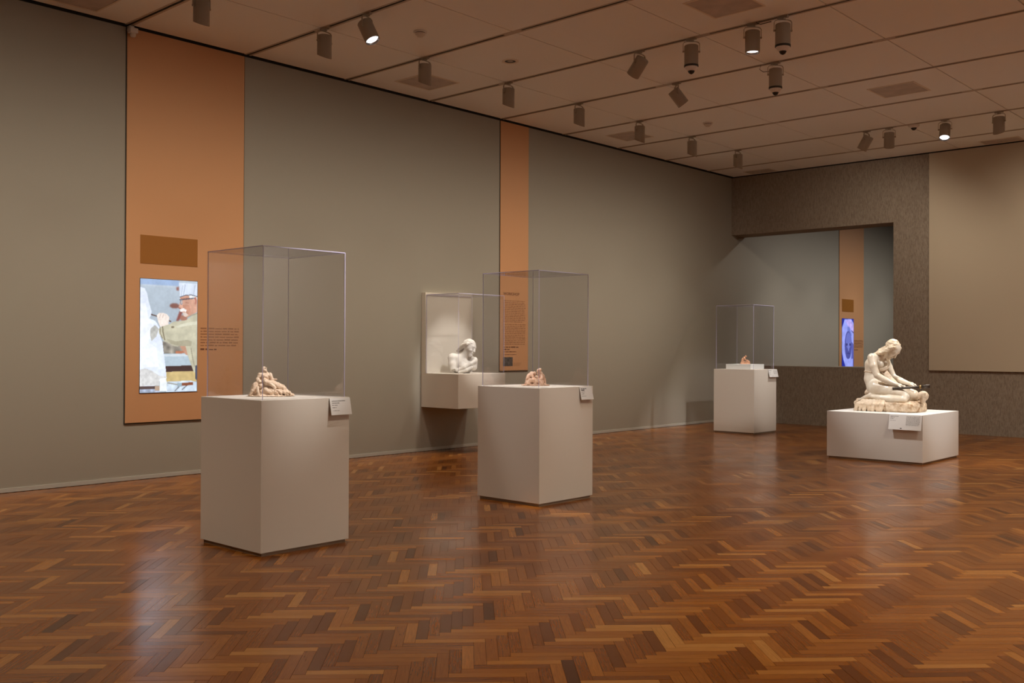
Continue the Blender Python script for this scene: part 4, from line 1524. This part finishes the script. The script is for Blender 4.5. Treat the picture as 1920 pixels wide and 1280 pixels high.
def plaster_bust():
    x, y = 0.40, 10.14
    o = empty('plaster_bust', (x, y, SZ1), view_angle(x, y))
    tag(o, 'white plaster bust looking down to one side, on the wall shelf', 'bust')
    s = Sculpt()
    # chest, cut flat below
    s.ell((-0.035, 0.02, 0.10), (0.145, 0.105, 0.150), k=0.03)
    s.cap((-0.165, 0.0, 0.225), (0.085, 0.05, 0.205), 0.062, 0.055, 0.04)
    s.ell((-0.03, -0.06, 0.10), (0.060, 0.055, 0.055), k=0.025)
    s.ell((0.09, -0.03, 0.10), (0.055, 0.05, 0.05), k=0.025)
    # arm stump
    s.chain([(-0.180, -0.005, 0.215), (-0.178, -0.03, 0.13), (-0.168, -0.045, 0.066)], [0.062, 0.054, 0.048], 0.02)
    s.cut((-0.150, -0.075, 0.030), 0.030, 0.01)
    # folded cloth edge rising to the other shoulder
    s.chain([(-0.110, -0.085, 0.040), (0.0, -0.105, 0.085), (0.09, -0.085, 0.135), (0.145, -0.03, 0.170)], [0.024, 0.028, 0.030, 0.034], 0.012)
    s.chain([(-0.08, -0.10, 0.012), (0.03, -0.112, 0.045), (0.10, -0.09, 0.085)], [0.020, 0.024, 0.022], 0.008)
    s.cap((0.145, 0.0, 0.19), (0.130, 0.0, 0.09), 0.045, 0.055, 0.02)
    # neck
    s.chain([(-0.02, 0.02, 0.235), (0.035, 0.0, 0.30), (0.07, -0.01, 0.35)], [0.066, 0.056, 0.06], 0.02)
    U = np.array((0.28, 0.10, 0.95))
    U /= np.linalg.norm(U)
    Fd = np.array((0.66, -0.58, -0.48))
    Fd -= U * (Fd @ U)
    Fd /= np.linalg.norm(Fd)
    Sd = np.cross(U, Fd)
    HC = np.array((0.075, -0.015, 0.376))
    head_parts(s, HC, U, Fd, Sd, 0.98, 0.012)
    link_mesh('torso', s.mesh('torso', M['plaster'], 0.0055, floor=0.0, smooth=1), o)
    h = Sculpt()
    q = lambda a, sd, b: tuple(HC + 0.98 * (Fd * a + Sd * sd + U * b))
    h.ell(q(-0.020, 0, 0.026), (0.100, 0.088, 0.092), [Fd, Sd, U], 0.01)
    rr = random.Random(8)
    for i in range(9):
        g = -1 + 2 * i / 8
        st = q(0.066 - 0.03 * abs(g), 0.055 * g, 0.055)
        h.chain([st, q(0.0, 0.092 * g, 0.03 + rr.uniform(-.012, .012)), q(-0.085, 0.07 * g, -0.01 + rr.uniform(-.012, .012)), q(-0.135, 0.045 * g, -0.045 + rr.uniform(-.01, .01)), q(-0.175, 0.04 * g, -0.10)],
                [0.013, 0.019, 0.022, 0.022, 0.012], 0.006)
    link_mesh('hair', h.mesh('hair', M['plaster'], 0.005, 0.0020, 90.0, seed=7, smooth=1), o)


plaster_bust()


# ------------------------------------------------------------------ track lights
LR, LL = 0.080, 0.235


def lamp_head(kind):
    """lamp body about its pivot: axis -z, pivot at the origin"""
    m = MB()
    top, bot = 0.075, 0.075 - LL
    if kind == 'hood':
        # long on +x side, short on -x side
        cutz = lambda x, y, z: z if z > bot + 0.03 else z - 0.034 * (x / LR) * (1 if z < bot + 0.001 else 0.0)
        m.lathe([(0, top), (LR - 0.006, top), (LR, top - 0.006), (LR, bot)], 28, 0, None, lambda x, y, z: (z - 0.038 * (x / LR)) if z < bot + 1e-4 else z)
        m.lathe([(LR, bot), (LR - 0.004, bot)], 28, 0, None, lambda x, y, z: z - 0.038 * (x / LR))
        m.lathe([(LR - 0.004, bot), (LR - 0.004, 0.03), (0, 0.03)], 28, 1, None, lambda x, y, z: (z - 0.038 * (x / LR)) if z < bot + 1e-4 else z)
    else:
        m.lathe([(0, top), (LR - 0.006, top), (LR, top - 0.006), (LR, bot + 0.002), (LR - 0.002, bot), (LR - 0.006, bot)], 28, 0)
        m.lathe([(LR - 0.006, bot), (LR - 0.006, bot + 0.07), (0, bot + 0.07)], 28, 1)
    return m


LAMP_MESH = {k: lamp_head(k).mesh('lamp_body', [M['lampbody'], M['lampdark']]) for k in ('hood', 'spot')}
PIV = 0.160       # pivot below the ceiling


def yoke_mesh():
    m = MB()
    w = LR + 0.017
    pts = [(0, -w, 0.03), (0, -w, 0.095), (0, -w * 0.88, 0.114), (0, -w * 0.6, 0.123), (0, 0, 0.125), (0, w * 0.6, 0.123), (0, w * 0.88, 0.114), (0, w, 0.095), (0, w, -0.005)]
    pts[0] = (0, -w, -0.005)
    # flat strap
    vs, fs = [], []
    for p in pts:
        for sx in (-0.008, 0.008):
            vs.append((sx, p[1], p[2]))
    # give thickness by offsetting towards the centre
    n = len(pts)
    for p in pts:
        d = Vector((0, p[1], p[2] - 0.0))
        q = Vector((0, p[1] * 0.95, p[2] - (0.005 if p[2] > 0.1 else 0)))
        for sx in (-0.008, 0.008):
            vs.append((sx, q.y, q.z))
    for i in range(n - 1):
        a, b = 2 * i, 2 * (i + 1)
        fs += [(a, a + 1, b + 1, b), (2 * n + a, 2 * n + b, 2 * n + b + 1, 2 * n + a + 1), (a, b, 2 * n + b, 2 * n + a), (a + 1, 2 * n + a + 1, 2 * n + b + 1, b + 1)]
    m.add(vs, fs)
    m.tube([(0, 0, 0.122), (0, 0, 0.135)], 0.012, 10)
    for g in (-1, 1):
        m.tube([(0, g * (LR - 0.004), 0.006), (0, g * (w + 0.004), 0.006)], 0.011, 10)
    return m.mesh('yoke', M['lamparm'])


YOKE = yoke_mesh()
ADAPT = MB().box((-0.06, -0.017, -0.022), (0.06, 0.017, 0.004)).box((-0.022, -0.02, -0.032), (0.022, 0.02, -0.02)).mesh('track_adapter', M['lamparm'])
LENS = MB().lathe([(0, 0.0), (LR - 0.016, 0.0)], 28, 0).lathe([(LR - 0.016, 0.0), (LR - 0.007, -0.012)], 28, 1).mesh('lens', [M['lens'], M['lensrim']])
DOME_RING = MB().lathe([(LR + 0.002, 0.010), (LR + 0.003, -0.008), (LR - 0.006, -0.012), (0, -0.012)], 28).mesh('dome_ring', M['lampdark'])
DOME_SHELL = MB().lathe([(LR - 0.006, 0), (LR - 0.012, -0.016), (LR - 0.034, -0.042), (LR - 0.044, -0.046)], 28).mesh('camera_housing', M['camwhite'])
DOME_EYE = MB().lathe([(0.040, 0), (0.038, -0.010), (0.026, -0.028), (0.010, -0.038), (0, -0.040)], 24).mesh('camera_dome', M['dome'])


def wash_light(name, parent, loc, dist, watts, colr, z_top=4.9, soft=1.9, rad=0.06):
    """lamp with the beam of a wall-washing reflector: nothing above, an even spread down the wall at -x"""
    ld = bpy.data.lights.new(name, 'POINT')
    ld.energy = watts
    ld.color = colr
    ld.shadow_soft_size = rad
    ld.cycles.use_multiple_importance_sampling = False
    ld.use_nodes = True
    t = ld.node_tree
    em = t.nodes['Emission']
    g = t.nodes.new('ShaderNodeNewGeometry')
    sx = t.nodes.new('ShaderNodeSeparateXYZ')
    t.links.new(g.outputs['Incoming'], sx.inputs[0])

    def mth(op, a, b=None, c=None):
        n = t.nodes.new('ShaderNodeMath')
        n.operation = op
        for k, v in enumerate((a, b, c)):
            if v is None:
                continue
            if isinstance(v, (int, float)):
                n.inputs[k].default_value = v
            else:
                t.links.new(v, n.inputs[k])
        return n.outputs[0]
    dx = mth('MAXIMUM', mth('MULTIPLY', sx.outputs['X'], -1.0), 0.03)
    dz = mth('DIVIDE', mth('MULTIPLY', sx.outputs['Z'], -1.0), dx)      # drop per metre towards the wall
    dy = mth('DIVIDE', sx.outputs['Y'], dx)
    r2 = mth('ADD', mth('MULTIPLY_ADD', dz, dz, 1.0), mth('MULTIPLY', dy, dy))
    r2 = mth('MINIMUM', r2, 14.0)
    gain = mth('POWER', r2, 1.5)
    rise = t.nodes.new('ShaderNodeMapRange')
    rise.interpolation_type = 'SMOOTHSTEP'
    rise.inputs['From Min'].default_value = -0.55 / dist
    rise.inputs['From Max'].default_value = soft / dist
    t.links.new(dz, rise.inputs['Value'])
    fall = t.nodes.new('ShaderNodeMapRange')
    fall.inputs['From Min'].default_value = 1.5 / dist
    fall.inputs['From Max'].default_value = 4.7 / dist
    fall.inputs['To Min'].default_value = 1.0
    fall.inputs['To Max'].default_value = 0.22
    t.links.new(dz, fall.inputs['Value'])
    side = mth('EXPONENT', mth('MULTIPLY', mth('MULTIPLY', dy, dy), -0.40 * dist * dist / 1.5))
    front = mth('GREATER_THAN', mth('MULTIPLY', sx.outputs['X'], -1.0), 0.03)
    out = mth('MULTIPLY', mth('MULTIPLY', gain, rise.outputs['Result']), mth('MULTIPLY', mth('MULTIPLY', side, front), fall.outputs['Result']))
    # light falling straight down out of the open hood
    spill = t.nodes.new('ShaderNodeMapRange')
    spill.interpolation_type = 'SMOOTHSTEP'
    spill.inputs['From Min'].default_value = -0.68
    spill.inputs['From Max'].default_value = -0.95
    spill.inputs['To Min'].default_value = 0.0
    spill.inputs['To Max'].default_value = 5.5
    t.links.new(sx.outputs['Z'], spill.inputs['Value'])
    out = mth('ADD', out, spill.outputs['Result'])
    t.links.new(out, em.inputs['Strength'])
    o = bpy.data.objects.new(name, ld)
    col.objects.link(o)
    o.parent = parent
    o.location = loc
    return o


def track_lamp(x, y, aim, kind, label, yoke_rz=0.0, lit=False, watts=0.0, cone=40, blend=0.6, colr=NEUT, group='track lights on the ceiling', rad=0.05, camera=False, wash=0.0):
    root = empty('security_camera' if camera else 'track_light', (x, y, H))
    tag(root, label, 'camera' if camera else 'ceiling light', group)
    link_mesh('track_adapter', ADAPT, root, (0, 0, 0))
    yk = link_mesh('yoke', YOKE, root, (0, 0, -PIV))
    aim = Vector(aim).normalized()
    yk.rotation_euler = (0, 0, math.atan2(aim.y, aim.x) if math.hypot(aim.x, aim.y) > 0.15 else R(-47))
    hd = link_mesh('lamp_body', LAMP_MESH['hood' if kind == 'hood' else 'spot'], root, (0, 0, -PIV))
    if kind == 'hood':
        # cut side faces aim's horizontal direction; body stays upright
        hd.rotation_euler = (0, 0, math.atan2(aim.y, aim.x) + math.pi)
        down = Vector((0, 0, -1))
        yk.rotation_euler = (0, 0, math.atan2(aim.y, aim.x) + math.pi)
    else:
        hd.rotation_euler = aim.to_track_quat('-Z', 'Y').to_euler()
        down = aim
    mouth = Vector((0, 0, -PIV)) + down * (LL - 0.075 - 0.02)
    if lit:
        ln = link_mesh('lens', LENS, hd, (0, 0, 0.075 - LL + 0.018))
    if camera:
        link_mesh('dome_ring', DOME_RING, root, (0, 0, -PIV - (LL - 0.075)))
        cs = link_mesh('camera_housing', DOME_SHELL, root, (0, 0, -PIV - (LL - 0.075) - 0.012))
        link_mesh('camera_dome', DOME_EYE, cs, (0, 0, -0.042))
    if wash:
        wash_light('lamp_beam', root, mouth + down * 0.085, x, wash, colr)
    elif watts > 0:
        p = mouth + down * (0.03 if kind != 'hood' else 0.085)
        spot_light('lamp_beam', root, p, aim, watts, cone, blend, colr, rad)
    return root


wash_names = ['nearest the top edge of the photo', 'second', 'third', 'fourth', 'fifth', 'sixth', 'seventh', 'farthest']
ords = ['first', 'second', 'third', 'fourth', 'fifth', 'sixth', 'seventh', 'eighth']
for k in range(8):
    track_lamp(1.575, TRK[5 + k], (-0.62, 0, -2.4), 'hood',
               'hooded wall-washing track light, %s of the row along the left wall counted from the camera' % ords[k],
               wash=WASH_W, colr=WARM, group='hooded wall-washing lights')
# wall washers before the frame and in the next room keep the same row going
for k, y in enumerate((TRK[4], TRK[3])):
    track_lamp(1.575, y, (-0.62, 0, -2.4), 'hood', 'hooded wall-washing track light out of frame, %s before the row' % ords[k],
               wash=WASH_W, colr=WARM, group='hooded wall-washing lights')
for k, y in enumerate((20.3, 22.3, 24.3, 26.3)):
    track_lamp(1.575, y, (-2.2, 0, -2.6), 'hood', 'hooded wall-washing track light in the next room, %s from the opening' % ords[k],
               wash=WASH_W * 1.2, colr=(1.0, 0.95, 0.88), group='hooded wall-washing lights')


def aim_at(src, tgt):
    return Vector(tgt) - Vector((src[0], src[1], H - PIV - 0.1))


def spot(x, y, tgt, label, **kw):
    return track_lamp(x, y, aim_at((x, y), tgt), 'spot', label, **kw)


spot(2.32, TRK[6], (4.12, 7.30, 1.15), 'lit track light tilted down to the right over the left of the ceiling', lit=True, watts=SPOT_W * 1.5, cone=18, blend=0.7, colr=NEUT, yoke_rz=R(20))
spot(3.71, TRK[8], (0.30, 10.16, 1.22), 'track light tilted to the lower left towards the bust', watts=SPOT_W * 1.0, cone=17, blend=0.6, colr=NEUT, yoke_rz=R(0))
spot(3.24, TRK[9], (5.25, 13.55, 0.95), 'track light tilted to the lower right towards the marble figure', watts=SPOT_W * 1.15, cone=25, blend=0.7, colr=NEUT, yoke_rz=R(90))
track_lamp(5.21, TRK[8], (0.0, 0.0, -1), 'spot', 'lit track light pointing straight down beside the domed cameras', lit=True, watts=200, cone=50, blend=0.9, colr=NEUT, yoke_rz=R(40))
spot(3.93, TRK[12], (1.65, 15.98, 1.2), 'leftmost tilted track light of the far row before the back wall', watts=SPOT_W * 0.85, cone=26, blend=0.8, colr=NEUT, yoke_rz=R(0))
track_lamp(4.30, TRK[12], (-0.45, 0.9, -0.75), 'hood', 'upright hooded track light second from left in the far row', watts=110, cone=104, blend=1.0, colr=WARM)
spot(5.17, TRK[12], (5.55, 14.1, 1.2), 'lit track light of the far row, between the small dome and the last lamp', lit=True, watts=SPOT_W * 0.8, cone=34, blend=0.7, colr=NEUT, yoke_rz=R(40))
track_lamp(5.95, TRK[12], (0.15, 0.9, -1.1), 'hood', 'hooded track light at the right end of the far row', watts=95, cone=125, blend=1.0, colr=WARM)
# domed security cameras in lamp housings
track_lamp(4.43, TRK[8], (0, 0, -1), 'spot', 'domed camera in a cylinder housing, left of the downward lit lamp', camera=True, yoke_rz=R(40), group='domed cameras on the tracks')
track_lamp(5.57, TRK[8], (0, 0, -1), 'spot', 'domed camera in a cylinder housing, right of the downward lit lamp', camera=True, yoke_rz=R(40), group='domed cameras on the tracks')
track_lamp(4.69, TRK[9], (0, 0, -1), 'spot', 'domed camera in a cylinder housing on the next track behind', camera=True, yoke_rz=R(40), group='domed cameras on the tracks')
# lamps out of frame on the same tracks: they light the nearest pedestal, the statue and the floor
spot(6.05, TRK[5], (4.10, 4.40, 1.13), 'track light out of frame aimed at the nearest pedestal', watts=SPOT_W * 1.6, cone=19, blend=1.0, colr=NEUT)
spot(8.1, TRK[8], (1.75, 15.9, 0.95), 'added track light out of frame aimed at the farthest pedestal', watts=SPOT_W * 1.75, cone=14, blend=0.6, colr=NEUT)  # unseen lamp added to brighten the farthest pedestal
spot(8.3, TRK[10], (5.3, 13.7, 0.9), 'track light out of frame aimed at the side of the kneeling figure', watts=SPOT_W * 0.85, cone=26, blend=0.6, colr=(0.93, 0.97, 1.0))
spot(6.1, TRK[6], (4.15, 7.45, 1.10), 'track light out of frame aimed at the middle pedestal', watts=SPOT_W * 0.4, cone=20, blend=0.8, colr=NEUT)
FLOODS = ((7.6, TRK[5]), (8.4, TRK[7]), (8.6, TRK[9]), (7.4, TRK[11]), (11.0, TRK[6]), (4.4, TRK[2]), (9.6, TRK[13]), (12.2, TRK[2]))  # unseen lamps added to brighten the floor and lift the bounce
for i, y in enumerate((TRK[4], TRK[8])):  # unseen lamps added so the right wall bounces fill light
    track_lamp(12.7, y, (1.0, 0.0, -0.9), 'hood', 'added hooded track light out of frame facing the right wall, %s of two' % ords[i], watts=420, cone=125, blend=1.0, colr=NEUT)
for i, x in enumerate((7.6, 9.4)):  # unseen lamps added to brighten the back wall and board
    track_lamp(x, TRK[12], (0.1, 0.9, -1.1), 'hood', 'added hooded track light out of frame facing the back wall, %s of two' % ords[i], watts=95, cone=125, blend=1.0, colr=WARM)
for i, (x, y) in enumerate(FLOODS):
    track_lamp(x, y, (-0.05, 0.05, -1), 'spot', 'added track light out of frame flooding the open floor, %s of eight' % ords[i],
               watts=FLOOD_W, cone=125, blend=1.0, colr=WARM, rad=0.1)


# ------------------------------------------------------------------ small ceiling fittings
def smoke(x, y, label):
    root = empty('smoke_detector', (x, y, H))
    tag(root, label, 'smoke detector', 'smoke detectors')
    MB().lathe([(0.078, 0), (0.078, -0.012), (0.070, -0.018), (0, -0.018)], 28).build('base', M['offwhite'], root)
    MB().lathe([(0.058, -0.0175), (0.050, -0.026), (0, -0.026)], 28).build('vent_ring', M['lampdark'], root)
    MB().lathe([(0.060, -0.024), (0.056, -0.040), (0.040, -0.048), (0.030, -0.062), (0, -0.064)], 28).build('cap', M['offwhite'], root)


smoke(2.29, 7.54, 'round smoke detector between the lit lamp and the downlight')
smoke(2.30, 13.63, 'round smoke detector farther back over the corner case')

dl = empty('downlight', (2.26, 9.07, H))
tag(dl, 'unlit recessed round downlight in the ceiling', 'ceiling light')
MB().lathe([(0.105, 0.0), (0.105, -0.005), (0.075, -0.008), (0.068, -0.003), (0.068, 0.0)], 36).build('ring', M['grille_frame'], dl)
MB().lathe([(0.068, -0.003), (0.045, -0.0012), (0, -0.0012)], 36).build('baffle', M['lampdark'], dl)
MB().lathe([(0.036, -0.0014), (0, -0.010)], 24).build('bulb', M['lamparm'], dl)

dm = empty('dome_camera', (4.66, 15.93, H))
tag(dm, 'small white dome camera flush on the ceiling in the far row', 'camera')
MB().lathe([(0.085, 0), (0.085, -0.014), (0.06, -0.040), (0.045, -0.046), (0, -0.046)], 28).build('housing', M['camwhite'], dm)
MB().lathe([(0.046, -0.044), (0.040, -0.058), (0.022, -0.078), (0, -0.084)], 24).build('dome', M['dome'], dm)

sn = empty('wall_sensor', (0.0, 5.262, H - 0.085))
tag(sn, 'small white sensor bracketed at the top corner of the wide orange panel', 'sensor')
MB().box((0.0, -0.03, 0.02), (0.06, 0.03, 0.08)).build('bracket', M['camwhite'], sn, bevel=0.004)
MB().box((0.045, -0.045, -0.01), (0.125, 0.045, 0.045)).build('housing', M['camwhite'], sn, bevel=0.008)
MB().lathe([(0.034, 0), (0.032, -0.03), (0.02, -0.042), (0, -0.044)], 20, 0, Matrix.Translation((0.085, 0, -0.01))).build('eye', M['offwhite'], sn)


def grille(x0, y0, x1, y1, label):
    root = empty('ceiling_grille', ((x0 + x1) / 2, (y0 + y1) / 2, H))
    tag(root, label, 'air grille', 'square ceiling air grilles')
    a, b = (x1 - x0) / 2, (y1 - y0) / 2
    f = MB()
    t = 0.022
    f.box((-a, -b, -0.006), (a, -b + t, 0)).box((-a, b - t, -0.006), (a, b, 0)).box((-a, -b + t, -0.006), (-a + t, b - t, 0)).box((a - t, -b + t, -0.006), (a, b - t, 0))
    f.build('frame', M['grille_frame'], root)
    MB().box((-a + t, -b + t, -0.003), (a - t, b - t, -0.0005)).build('perforated_plate', M['grille'], root)


G = [(0.47, 8.73, 1.07, 9.36, 'square air grille behind the third wall-washing light'),
     (4.99, 8.72, 5.60, 9.36, 'square air grille cut by the top edge of the photo near the domed cameras'),
     (5.00, 13.30, 5.64, 13.93, 'square air grille right of the domed cameras, nobody beside it'),
     (0.52, 13.32, 1.08, 13.92, 'square air grille behind the sixth wall-washing light'),
     (0.52, 17.88, 1.10, 18.26, 'farthest air grille in the corner above the wall opening'),
     (5.01, 17.90, 5.65, 18.26, 'air grille at the back wall above the beige board'),
     (0.20, 4.20, 0.80, 4.80, 'air grille at the upper left edge, before the wide orange panel')]
G[2] = (5.00, 13.30, 5.64, 13.93, 'square air grille above the low white plinth, right of the domed cameras')
for g in G:
    grille(*g)

# loose cables of the cameras
cb = MB().tube([(5.28, TRK[8] - 0.05, H - 0.012), (5.30, TRK[8] - 0.05, H - 0.03), (5.32, TRK[8] - 0.03, H - 0.04), (5.46, TRK[8] - 0.05, H - 0.045)], 0.0045, 6).build('camera_cable', M['lampdark'])
tag(cb, 'thin black cable along the track between the lit lamp and a domed camera', 'cable')
cb = MB().tube([(4.50, TRK[9] - 0.02, H - 0.004), (4.49, TRK[9] - 0.03, H - 0.06), (4.54, TRK[9] - 0.03, H - 0.10), (4.62, TRK[9] - 0.02, H - 0.105)], 0.004, 6).build('camera_cable', M['lampdark'])
tag(cb, 'thin looped cable at the domed camera on the farther track', 'cable')
